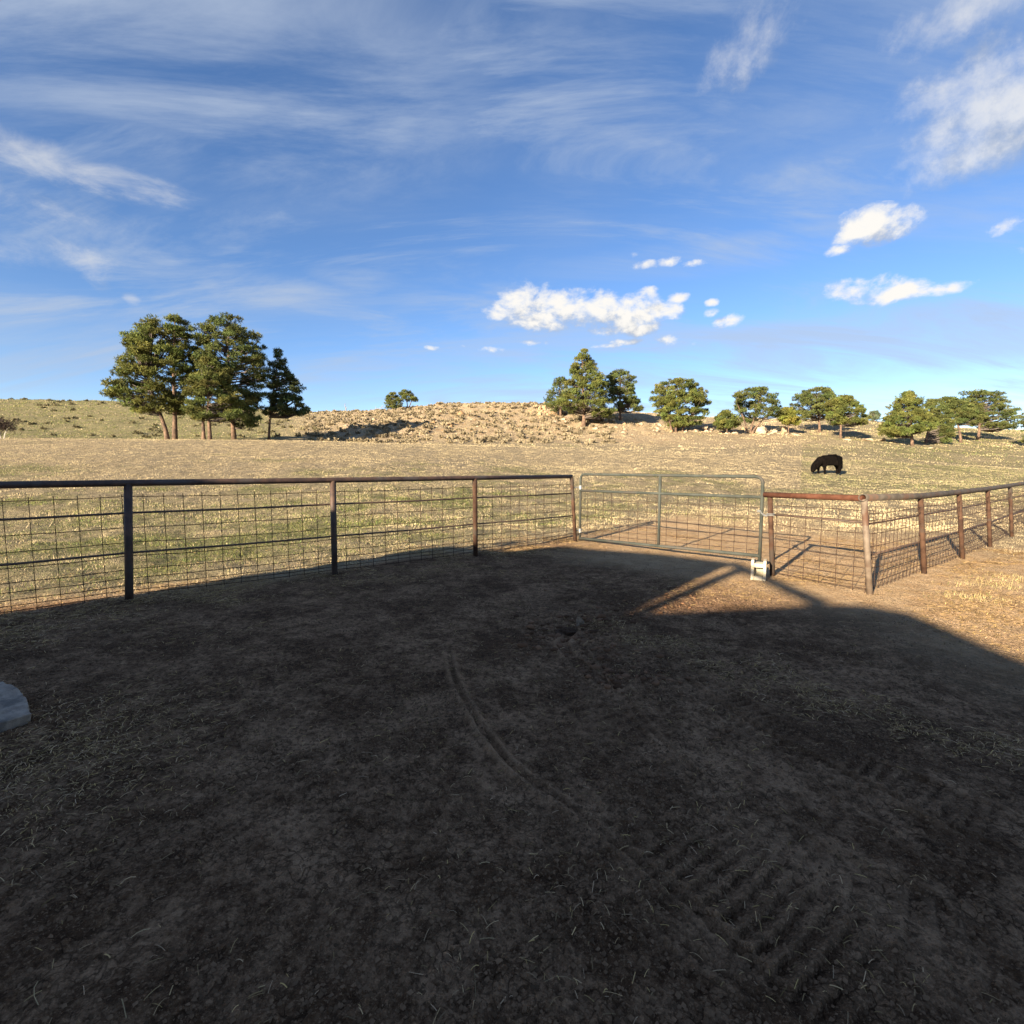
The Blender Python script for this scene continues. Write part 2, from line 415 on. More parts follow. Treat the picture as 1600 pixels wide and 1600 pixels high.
def masks(x, y):
    al = (x + y) * RT2; ac = (x - y) * RT2; r = np.hypot(x, y)
    n = fbm(x * .6 + 3, y * .6, 4)
    nl = fbm(x * .09 + 7, y * .09 + 2, 4)
    px = 800 + 800 * x / np.maximum(y, 1)
    left = sstep(-ac - 7.65 + n * .5 + .11 * np.clip(al, 0, 8), -.35, .55)
    ahead = sstep(al - 12.5 + n * 1.6 + nl * 3, -2.5, 4.0)
    field = np.where(y > 0, np.maximum(left, ahead), 0)
    n2 = fbm(x * .22 + 40, y * .22 + 5, 4); n3 = fbm(x * 1.1 + 4, y * 1.1 + 31, 3)
    green = sstep(n2 + .5 * n3 + nl * .5, .0, .7) * .7
    green = green + sstep(-ac, 7.2, 9.0) * sstep(26 - r, 0, 12) * (.55 + .6 * n3)
    hillL = sstep(500 - px, 0, 100) * sstep(y, 46, 54)
    green = np.maximum(green, hillL * (.75 + .4 * n3))
    green = np.where((px > 1250) & (r > 25), np.maximum(green, .42 + .5 * n2), green)
    green = green - sstep(y, 26, 36) * (1 - sstep(y, 50, 60)) * .55 * (px < 1250) * (1 - hillL)
    rock = sstep(px, 470, 560) * (1 - sstep(px, 1240, 1380)) * sstep(y, 57, 68) * (1 - .4 * sstep(px, 1000, 1100))
    green = np.clip(green * (1 - rock * .75), 0, 1)
    dry = np.maximum(sstep(al + .35 * ac + n * .8, 4.2, 6.8), sstep(ac + n * .5, -1.4, -.2) * sstep(al, 4.5, 6.5))
    dry = np.maximum(dry, sstep(-ac + n * .5 + .08 * np.clip(al, 0, 8), 7.2, 7.7))
    return field, green, rock, dry
# tyre tracks (polyline on the yard, half width)
def poly_pts(pxs, step=0.03):
    p = [np.array(gp(*q)[:2]) for q in pxs]; out = []
    # smooth (Catmull-Rom)
    P = [2 * p[0] - p[1]] + p + [2 * p[-1] - p[-2]]
    for i in range(1, len(P) - 2):
        n = max(2, int(np.linalg.norm(P[i + 1] - P[i]) / step))
        for t in np.linspace(0, 1, n, endpoint=False):
            a, b, c_, d = P[i - 1], P[i], P[i + 1], P[i + 2]
            out.append(.5 * (2 * b + (c_ - a) * t + (2 * a - 5 * b + 4 * c_ - d) * t * t + (3 * b - a - 3 * c_ + d) * t ** 3))
    out.append(p[-1]); return np.array(out)
TRACKS = [  # centre line in the photo, half width (m), lug height, rut depth, lug spacing, lugs begin at, edge berm
    ([(930,1190),(1020,1275),(1130,1365),(1260,1465),(1420,1590),(1500,1660)], .25, .021, .008, .066, .1, .006),
    ([(860,1010),(900,1070),(970,1150),(1080,1240),(1230,1330),(1420,1430),(1640,1530)], .16, .006, .010, .08, 0, .008),
    ([(1020,1030),(1100,1075),(1190,1135),(1290,1180),(1420,1235),(1640,1330)], .16, .016, .012, .066, 0, .012),
    ([(700,1010),(710,1060),(745,1125),(800,1195),(880,1250),(960,1315),(1060,1395),(1160,1490),(1270,1600),(1300,1640)], .022, 0, .014, 1, 0, .026),
    ([(930,1360),(1000,1420),(1100,1500),(1180,1560),(1250,1640)], .018, 0, .008, 1, 0, .022),
    ([(1040,1035),(1100,1080),(1190,1140),(1290,1192),(1400,1247),(1500,1300),(1640,1365)], .028, 0, .022, 1, 0, .016),
    ([(895,985),(930,1045),(990,1112),(1060,1185),(1150,1260)], .02, 0, .012, 1, 0, .016),
    ([(745,1180),(741,1235),(762,1290),(800,1335)], .018, 0, .008, 1, 0, .010),
    ([(820,1210),(900,1290),(960,1370)], .13, .014, .006, .06, 0, .006),
    ([(900,970),(880,1010),(930,1060),(980,1085)], .05, 0, .02, 1, 0, .022),
]
TRK = [(poly_pts(t[0]),) + t[1:] for t in TRACKS]
_ridge_light = [None]
def Hdetail(x, y, keep=False):
    field, green, rock, dry = masks(x, y)
    r = np.hypot(x, y)
    h = fbm(x * 1.3, y * 1.3, 3) * .020 * sstep(r, .0, 3)
    near = r < 14
    d = np.zeros_like(x)
    xn, yn = x[near], y[near]
    fine = fbm(xn * 9, yn * 9, 4, .6) * .009 + np.abs(fbm(xn * 22 + 5, yn * 22, 3, .6)) * .014 + fbm(xn * 46 + 8, yn * 46, 2, .6) * .006 * (np.hypot(xn, yn) < 6)
    patch = sstep(fbm(xn * 1.8 + 9, yn * 1.8, 3), -.5, .5)
    dn = fine * (.45 + .9 * patch); cr_ = np.zeros_like(dn)
    for pts, hw, lug, rut, sp, s0, berm in TRK:
        best = np.full(xn.shape, 1e9); bi = np.zeros(xn.shape, dtype=int)
        for k in range(0, len(pts), 1):
            q = (xn - pts[k, 0]) ** 2 + (yn - pts[k, 1]) ** 2
            m = q < best; best[m] = q[m]; bi[m] = k
        tg = np.gradient(pts, axis=0); tg /= np.linalg.norm(tg, axis=1)[:, None] + 1e-9
        arc = np.concatenate([[0], np.cumsum(np.linalg.norm(np.diff(pts, axis=0), axis=1))])
        dx = xn - pts[bi, 0]; dy = yn - pts[bi, 1]
        side = dx * -tg[bi, 1] + dy * tg[bi, 0]; al_ = dx * tg[bi, 0] + dy * tg[bi, 1]
        s = arc[bi] + al_; dist = np.sqrt(best)
        wob = fbm(xn * 5 + 3, yn * 5, 3)
        ins = 1 - sstep(np.abs(side) + wob * .02, hw * .80, hw * 1.05); ins = ins * (dist < hw * 1.6)
        fade = sstep(fbm(xn * 1.1 + 21, yn * 1.1 + 3, 2), -.75, -.05); fade = (np.maximum(fade, .6) if lug == 0 else fade) * sstep(s, 0, .5) * (1 - sstep(s, arc[-1] - .35, arc[-1]))
        ph = (s + side * .08 + wob * .020) / sp; fr = np.abs(ph - np.round(ph)) * 2
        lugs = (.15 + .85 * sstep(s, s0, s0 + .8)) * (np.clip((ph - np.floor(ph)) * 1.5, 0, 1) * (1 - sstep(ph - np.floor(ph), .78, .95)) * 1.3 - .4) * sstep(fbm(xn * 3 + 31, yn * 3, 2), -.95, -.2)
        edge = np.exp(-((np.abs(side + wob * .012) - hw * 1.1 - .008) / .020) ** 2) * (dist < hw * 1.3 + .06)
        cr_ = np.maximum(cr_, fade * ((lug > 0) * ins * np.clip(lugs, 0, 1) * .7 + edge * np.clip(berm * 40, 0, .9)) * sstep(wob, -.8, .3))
        dn = dn * (1 - (.75 if lug > .01 else .2) * ins * fade) + fade * (ins * (-rut + lug * lugs) + edge * berm * (.15 + .85 * sstep(wob + .5 * fbm(xn * 16, yn * 16, 2), -.5, .5)))
    d[near] = dn * (1 - field[near] * .6)
    if keep: _ridge_light[0] = np.zeros_like(x); _ridge_light[0][near] = cr_
    h = h + d
    h = h + field * fbm(x * 2.2 + 8, y * 2.2, 3) * .045 * (r < 60)
    far = sstep(r, 40, 75)
    h = h + far * fbm(x * .16, y * .16, 4) * .40
    h = h + rock * sstep(y, 60, 76) * (fbm(x * .35 + 6, y * .35, 4, .6) * .55 + np.abs(fbm(x * .9, y * .9, 3)) * .22)
    # scooped mud patch
    c0 = gp(885, 985); q = np.hypot((x - c0.x), (y - c0.y) * .8)
    h = h - .05 * np.exp(-(q / .30) ** 2) + .04 * np.exp(-((q - .42) / .14) ** 2) * (fbm(x * 3, y * 3, 3) * .8 + .4)
    return h
def H(x, y):
    x = np.atleast_1d(np.asarray(x, dtype=np.float64)); y = np.atleast_1d(np.asarray(y, dtype=np.float64))
    return Hbase(x, y) + Hdetail(x, y)
def H1(x, y): return float(H([x], [y])[0])

radii = np.concatenate([[.004, .2, .4, .6, .75, .9, 1.0, 1.07], 1 / np.linspace(1 / 1.12, 1 / 13.0, 560), np.exp(np.linspace(math.log(13.05), math.log(215), 310)), np.exp(np.linspace(math.log(222), math.log(1500), 24))])
fine = np.linspace(-R(50), R(50), 600); coarse = np.linspace(R(50), 2 * math.pi - R(50), 78)[1:-1]
ang = np.concatenate([fine, coarse]); NA = len(ang); NR = len(radii)
RR, AA = np.meshgrid(radii, ang, indexing='ij')
gx = (RR * np.sin(AA)).ravel(); gy = (RR * np.cos(AA)).ravel()
gz = Hbase(gx, gy) + Hdetail(gx, gy, True); RIDGE_LIGHT = _ridge_light[0]
field, green, rock, dry = masks(gx, gy)
V = np.stack([gx, gy, gz], 1)
ii, jj = np.meshgrid(np.arange(NR - 1), np.arange(NA), indexing='ij'); j2 = (jj + 1) % NA
F = np.stack([ii * NA + jj, (ii + 1) * NA + jj, (ii + 1) * NA + j2, ii * NA + j2], -1).reshape(-1, 4)[:, ::-1]

gm, T, p, ov = new_mat('yard_and_pasture')
fa, ga, ra, da = T.attr('field'), T.attr('green'), T.attr('rocky'), T.attr('dry')
nf = T.noise(ov, 26, 6, .7); nm = T.noise(ov, 3.4, 6, .65, .4); nb = T.noise(ov, .55, 5, .6); nx = T.noise(ov, 90, 4, .7); nc = T.voronoi(ov, 34); nc2 = T.voronoi(ov, 95); nk = T.noise(ov, 9, 8, .75, .6)
nd = T.noise(ov, 1.3, 12, .78, .3); ne = T.noise(ov, 7.0, 12, .82, .2)
dm = T.step(T.math('ADD', T.math('MULTIPLY', nd, .55), T.math('MULTIPLY', ne, .45)), .43, .60)
damp = T.mix(dm, (.118, .062, .031), (.47, .28, .153))
damp = T.mix(T.math('MULTIPLY', T.step(nf, .49, .58), .6), damp, (.045, .023, .012))
damp = T.mix(T.math('MULTIPLY', T.step(nx, .55, .64), .5), damp, (.47, .29, .16))
wv = T.n.new('ShaderNodeVectorMath'); wv.operation = 'MULTIPLY_ADD'; nw = T.n.new('ShaderNodeTexNoise'); nw.inputs['Scale'].default_value = 9; T.link(ov, nw.inputs['Vector'])
T.link(nw.outputs['Color'], wv.inputs[0]); wv.inputs[1].default_value = (.09, .09, .0); T.link(ov, wv.inputs[2])
ck1 = T.voronoi(wv.outputs[0], 21, 'DISTANCE_TO_EDGE')
crk = T.math('MULTIPLY', T.step(ck1, .055, .015), T.step(nm, .42, .62))
damp = T.mix(T.math('MULTIPLY', crk, .62), damp, (.045, .024, .012))
damp = T.mix(T.math('MULTIPLY', T.attr('ridge_light'), .75), damp, (.46, .28, .155))  # lug tops and berms lightened: relief light put into the colour
drycol = T.mix(T.step(nm, .32, .68), (.44, .28, .145), (.64, .445, .255))
drycol = T.mix(T.math('MULTIPLY', T.step(nf, .50, .72), .55), drycol, (.62, .46, .28))
dirt = T.mix(da, damp, drycol)
g1 = T.noise(ov, 5.0, 8, .75); g2 = T.noise(ov, .8, 6, .65); g3 = T.noise(ov, 14, 5, .7)
tan = T.mix(T.step(g1, .36, .64), (.21, .162, .100), (.42, .335, .205))
tan = T.mix(T.math('MULTIPLY', T.step(g2, .45, .62), .5), tan, (.25, .205, .145))
grn = T.mix(T.step(g1, .36, .62), (.085, .092, .032), (.21, .20, .08))
gras = T.mix(T.math('MULTIPLY', ga, T.step(g3, .25, .60)), tan, grn)
rk = T.mix(T.step(g1, .38, .60), (.28, .20, .125), (.50, .39, .25))
rk = T.mix(T.math('MULTIPLY', T.step(g2, .50, .64), .7), rk, (.34, .215, .115))
rk = T.mix(T.math('MULTIPLY', T.step(T.noise(ov, 2.2, 6, .7), .55, .68), .75), rk, (.13, .115, .065))
gras = T.mix(T.math('MULTIPLY', ra, .85), gras, rk)
T.link(T.mix(fa, dirt, gras), p.inputs['Base Color'])
p.inputs['Roughness'].default_value = .97; p.inputs['Specular IOR Level'].default_value = .08
hb = T.math('ADD', T.math('ADD', T.math('MULTIPLY', nf, 1.0), T.math('ADD', T.math('MULTIPLY', nc, -1.1), T.math('ADD', T.math('MULTIPLY', nc2, -.5), T.math('MULTIPLY', crk, -.6)))), T.math('ADD', T.math('MULTIPLY', nx, .45), T.math('MULTIPLY', T.math('MULTIPLY', g1, fa), 4.0)))
bump(T, p, hb, 1.0, .03)
ground = big_mesh('ground', V, F, gm, smooth=True, floats={'field': field, 'green': green, 'rocky': rock, 'dry': dry, 'ridge_light': RIDGE_LIGHT})
tag(ground, 'bare rutted dirt yard running into dry hilly pasture', 'ground', kind='structure')

# ------------------------------------------------------------------ barn behind the photographer (casts the yard's shade)
def bp(al, ac, z): return Vector(((al + ac) * RT2, (al - ac) * RT2, z))
A0 = -7.0; SAL = (SX + SY) * RT2; SAC = (SX - SY) * RT2
def caster(px, py, a0=A0):
    """point on the barn's front plane whose shadow falls on this spot of the yard"""
    g = gp(px, py); al = (g.x + g.y) * RT2; ac = (g.x - g.y) * RT2
    h = (al - a0) / (SK * SAL); return ac - SAC * SK * h, h
prof1 = [caster(*q) for q in [(708,853),(804,862),(880,853),(930,858),(1037,866),(1168,882)]]
c_l = caster(301,925)[0]
e_l = prof1[0]
edge1 = caster(1067,918)[0]; prof1[-1] = (edge1, prof1[-1][1])
prof2 = [caster(*q) for q in [(1000,962),(1150,952),(1290,944),(1350,945),(1420,957),(1600,1032)]]
c6, h6 = prof2[-1]; c5, h5 = prof2[-2]
prof2.append((c6 + 7.0, max(2.6, h6 + (h6 - h5) / (c6 - c5) * 4)))
barn = empty('barn', bp(A0 - 6, -1, 0))
tag(barn, 'metal sided barn with low gables standing behind the viewpoint', 'barn')
def put(o, par):
    o.parent = par; o.matrix_parent_inverse = Matrix.Translation(-Vector(par.location)) if par.rotation_euler.z == 0 else par.matrix_world.inverted(); return o
def gable(prof, x0, depth, name_wall, name_roof):
    m = MB()
    out = [bp(A0, prof[0][0], 0)] + [bp(A0, c_, h_ - .09) for c_, h_ in prof] + [bp(A0, prof[-1][0], 0)]
    m.prism(out, bp(-depth, x0 * depth, 0))
    put(m.build(name_wall, M['barn_wall']), barn)
    m = MB()
    top = [bp(A0, c_, h_) for c_, h_ in prof]; bot = [bp(A0, c_, h_ - .085) for c_, h_ in prof]
    m.prism(top + bot[::-1], bp(-depth - .2, x0 * (depth + .2), 0))
    put(m.build(name_roof, M['barn_roof']), barn)
gable(prof1, .06, 12, 'wall', 'roof')
gable([(edge1 + .004, prof2[0][1])] + prof2[1:], 0, 12, 'wall', 'roof')
band_ac = caster(1107,918)[0]; m = MB(); e = prof1[-1]; q = prof2[2]                     # unseen bar and pipe added between the gables to cast thin shadow lines
m.tube([bp(A0 - .05, e[0], e[1] - .02), bp(A0 - .05, q[0], q[1])], .075, 8); put(m.build('shadow_bar', M['timber']), barn)
m = MB(); m.tube([bp(A0 - .1, band_ac, e[1] - .08), bp(A0 - 12, band_ac + .72, e[1] - .08)], .085, 8); put(m.build('shadow_pipe', M['barn_roof']), barn)

# ------------------------------------------------------------------ fences and gate
def hgt(px, py, depth): return at(px, py, depth).z
def wire_panel(parent, a, b, z0, z1, cols=.203, rows=(), side=(0, 0, 0), r=.0042):
    """welded wire panel between two ground points"""
    a = Vector(a); b = Vector(b); d = (b - a); L = d.xy.length; u = d / L; s = Vector(side)
    m = MB(); n = max(2, int(round(L / cols)))
    for i in range(n + 1):
        q = a + d * (i / n) + s; jit = random.uniform(-.006, .006)
        m.tube([(q.x, q.y, q.z + z0 - .02), (q.x + jit * u.x, q.y + jit * u.y, q.z + (z0 + z1) / 2), (q.x, q.y, q.z + z1 + .01)], r, 4, cap=False)
    for z in rows:
        ps = [a + d * t + s + Vector((0, 0, z + random.uniform(-.006, .006) - (.012 if .2 < t < .8 else 0))) for t in (0, .25, .5, .75, 1)]
        m.tube([pp + Vector((0, 0, 0)) + s * .06 for pp in ps], r, 4, cap=False)
    return m.build('wire_panel', M['wire'], parent)
ROWS = (.06, .11, .17, .25, .35, .50, .66, .83, 1.0, 1.18)

# left run
lf = empty('pipe_fence', (0, 0, 0))
tag(lf, 'dark rusty pipe fence with wire panels along the left pasture, ending at the gate', 'fence', 'pipe fences round the yard')
posts = [((-165, 990), (-172, 757)), ((202, 938), (200, 752)), ((523, 898), (520, 748)), ((743, 868), (742, 745)), ((899, 847), (893, 743))]
PB, PT = [], []
for (bx, by), (tx, ty) in posts:
    g = gp(bx, by); PB.append(g); t = at(tx, ty, g.y); PT.append(t)
def pipe_post(b, t, r, mat, parent, top=0.0):
    m = MB(); zb = H1(b.x, b.y)
    d = (t - b).normalized()
    m.tube([Vector((b.x, b.y, zb)) - d * .15, b.lerp(t, .5), t - d * top], r, 14)
    return m.build('post', mat, parent, smooth=False)
def smooth_sides(o):
    for p_ in o.data.polygons: p_.use_smooth = len(p_.vertices) == 4
    return o
for i, (b, t) in enumerate(zip(PB, PT)):
    smooth_sides(pipe_post(b, t, .037 if i == 4 else .041, M['rust'] if i >= 3 else M['dark_rust'], lf, .03))
m = MB(); m.tube([p_ + Vector((0, 0, -.02)) for p_ in PT], .0375, 14); smooth_sides(m.build('top_rail', M['dark_rust'], lf))
for hh in (1.0, .545):
    m = MB(); ps = []
    for i in range(4):
        for t in (0, .5):
            q = PB[i].lerp(PB[i + 1], t); tt = PT[i].lerp(PT[i + 1], t); k = hh / tt.z
            ps.append(q.lerp(tt, k) + Vector((0, 0, -.008 if t else 0)) + Vector((-.045 * RT2, .045 * RT2, 0)) * (0.6))
    q = PB[4].lerp(PT[4], hh / PT[4].z); ps.append(q)
    m.tube(ps, .0125, 8); smooth_sides(m.build('rod', M['rod'], lf))
off = Vector((-.055 * RT2, .055 * RT2, 0)) * 1.0
for i in range(4):
    a, b = PB[i].copy(), PB[i + 1].copy()
    wire_panel(lf, a, b, .05, 1.20 if i < 3 else 1.22, rows=ROWS, side=off)

# right run: short stub beside the gate, corner, long run
rf = empty('pipe_fence', (0, 0, 0))
tag(rf, 'lower rusty pipe fence with wire panels, turning a corner right of the gate', 'fence', 'pipe fences round the yard')
posts = [((1207, 900), (1203, 771)), ((1359, 929), (1350, 776)), ((1444, 896), (1438, 774)), ((1504, 873), (1498, 768)), ((1547, 854), (1543, 763)), ((1581, 838), (1578, 758)), ((1612, 824), (1609, 753)), ((1640, 812), (1638, 748))]
QB, QT = [], []
for (bx, by), (tx, ty) in posts:
    g = gp(bx, by); QB.append(g); QT.append(at(tx, ty, g.y))
pm = [M['rust'], M['tan_pipe']] + [M['rust']] * 6
for b, t, mm in zip(QB, QT, pm): smooth_sides(pipe_post(b, t, .034, mm, rf, .03))
m = MB(); m.tube([QT[0] + Vector((-.05, .05, -.02)), QT[1] + Vector((0, 0, -.02))], .037, 14); smooth_sides(m.build('top_rail', M['red_rust'], rf))
m = MB(); m.tube([QT[1] + (QT[1] - QT[2]).normalized() * .05 + Vector((0, 0, -.012))] + [q + Vector((0, 0, -.012)) for q in QT[2:]], .038, 14, cap=False)
tr = m.build('top_rail', M['grey_pipe'], rf, smooth=True)
sm = tr.modifiers.new('wall', 'SOLIDIFY'); sm.thickness = .006; sm.offset = -1
def rail_at(hs, B_, T_, r, mat, side):
    m = MB(); m.tube([B_[i].lerp(T_[i], hs / T_[i].z) + side for i in range(len(B_))], r, 8); smooth_sides(m.build('rod', mat, rf))
nside = Vector((-.04 * RT2, .04 * RT2, 0)); gside = Vector((.04 * RT2, .04 * RT2, 0))
rail_at(.86, QB[:2], QT[:2], .011, M['rod'], gside)
for hs in (.83, .45): rail_at(hs, QB[1:], QT[1:], .0135, M['rod'], nside)
RROWS = (.05, .12, .20, .30, .42, .56, .72, .88, 1.0)
wire_panel(rf, QB[0], QB[1], .02, 1.04, rows=RROWS, side=gside * 1.3)
for i in range(1, 7): wire_panel(rf, QB[i], QB[i + 1], .03, .98, cols=.15, rows=RROWS[:-1] + (.96,), side=nside * 1.3)

# gate
gL = at(906, 845, 10.45); gR = at(1187, 872, 7.62)
zt_l = hgt(906, 741, gL.y); zt_r = hgt(1187, 745, gR.y); zb_l = hgt(906, 843, gL.y); zb_r = hgt(1187, 871, gR.y)
gate = empty('farm_gate', (0, 0, 0))
tag(gate, 'green-grey tubular farm gate with wire mesh closing the gap between the fences', 'gate')
u = Vector((gR.x - gL.x, gR.y - gL.y, 0)); GL = u.length; u.normalize()
def gpt(s, f):
    """point on the gate: s metres from the hinge, f from bottom (0) to top (1)"""
    t = s / GL; zb = zb_l + (zb_r - zb_l) * t; zt = zt_l + (zt_r - zt_l) * t
    return Vector((gL.x + u.x * s, gL.y + u.y * s, zb + (zt - zb) * f))
Hg = zt_l - zb_l; rc = .10
frame = []
frame.append(gpt(0, 0))
for k in range(7):
    a_ = math.pi / 2 * k / 6; frame.append(gpt(rc - rc * math.cos(a_), 1 - rc / Hg + rc / Hg * math.sin(a_)))
for k in range(7):
    a_ = math.pi / 2 * k / 6; frame.append(gpt(GL - rc + rc * math.sin(a_), 1 - rc / Hg + rc / Hg * math.cos(a_)))
frame.append(gpt(GL, -.06))
m = MB(); m.tube(frame, .0245, 12); smooth_sides(m.build('frame', M['gate'], gate))
m = MB(); m.tube([gpt(0.0, .02), gpt(GL, .02)], .026, 12); smooth_sides(m.build('bottom_rail', M['gate'], gate))
m = MB(); m.tube([gpt(0.0, .75), gpt(GL, .75)], .024, 12); smooth_sides(m.build('middle_rail', M['gate'], gate))
ms_ = GL * .485
for s_ in np.linspace(.3, .6, 301):          # upright where the photograph shows it
    q = gpt(GL * s_, .5); 
    if 800 + 800 * q.x / q.y * 1.0 >= 1031: ms_ = GL * s_; break
m = MB(); m.tube([gpt(ms_, .02), gpt(ms_, 1)], .025, 12); smooth_sides(m.build('upright', M['gate'], gate))
m = MB(); wside = Vector((-u.y, u.x, 0)) * -.0
n = 18
for i in range(1, n):
    s_ = GL * i / n; m.tube([gpt(s_, .02), gpt(s_, .75)],   .0042, 4, cap=False)
for f in (.09, .17, .26, .36, .48, .62): m.tube([gpt(.02, f), gpt(GL - .02, f)],   .0042, 4, cap=False)
m.build('wire_mesh', M['wire'], gate)
hb_ = PB[4]; ht_ = PT[4]
for f in (.14, .80):
    m = MB(); q = gpt(0, f); k = q.z / ht_.z; pp = hb_.lerp(ht_, k); m.tube([pp, q], .011, 6)
    m.tube([q + Vector((0, 0, -.04)), q + Vector((0, 0, .04))], .034, 10)
    m.build('hinge', M['galv'], gate)
# chain with links round the latch post
ca = gpt(GL - .03, .585); cb = QB[0].lerp(QT[0], ca.z / QT[0].z)
m = MB()
def ring(m, c_, ax1, ax2, r1, r2, r):
    ps = [c_ + ax1 * (r1 * math.cos(k * math.pi / 5)) + ax2 * (r2 * math.sin(k * math.pi / 5)) for k in range(11)]
    m.tube(ps, r, 5, cap=False)
dch = (cb - ca); nl_ = max(6, int(dch.length / .036)); dn_ = dch.normalized(); pv = dn_.cross(Vector((0, 0, 1))).normalized()
for k in range(nl_ + 1):
    t = k / nl_; c_ = ca.lerp(cb, t) + Vector((0, 0, -.05 * math.sin(math.pi * t)))
    ring(m, c_, dn_, Vector((0, 0, 1)) if k % 2 else pv, .026, .013, .0045)
for c_, rr in ((ca, .034), (cb, .048)): ring(m, c_, Vector((1, 0, 0)), Vector((0, 1, 0)), rr, rr, .006); ring(m, c_ - Vector((0, 0, .02)), Vector((1, 0, 0)), Vector((0, 1, 0)), rr, rr, .006)
m.build('chain', M['galv'], gate)

# concrete block under the latch end of the gate
bk = gp(1186, 905)
blk = empty('concrete_block', (bk.x, bk.y + .02, H1(bk.x, bk.y) - .02), R(-28))
tag(blk, 'cream hollow concrete block on end under the latch corner of the gate', 'block')
m = MB(); W_, D_, Hh = .185, .19, .285; t_ = .036
m.box((-W_ / 2 + t_ / 2, 0, Hh / 2), (t_, D_, Hh)); m.box((W_ / 2 - t_ / 2, 0, Hh / 2), (t_, D_, Hh))
for z_, th in ((.035, .07), (.215, .055)): m.box((0, 0, z_), (W_ - 2 * t_ - .002, D_ - .006, th))
m.build('shell', M['block'], blk, bevel=.006)
m = MB(); m.box((0, .06, .125), (W_ - 2 * t_ - .004, .03, .13)); m.build('web', M['block'], blk, bevel=.004)

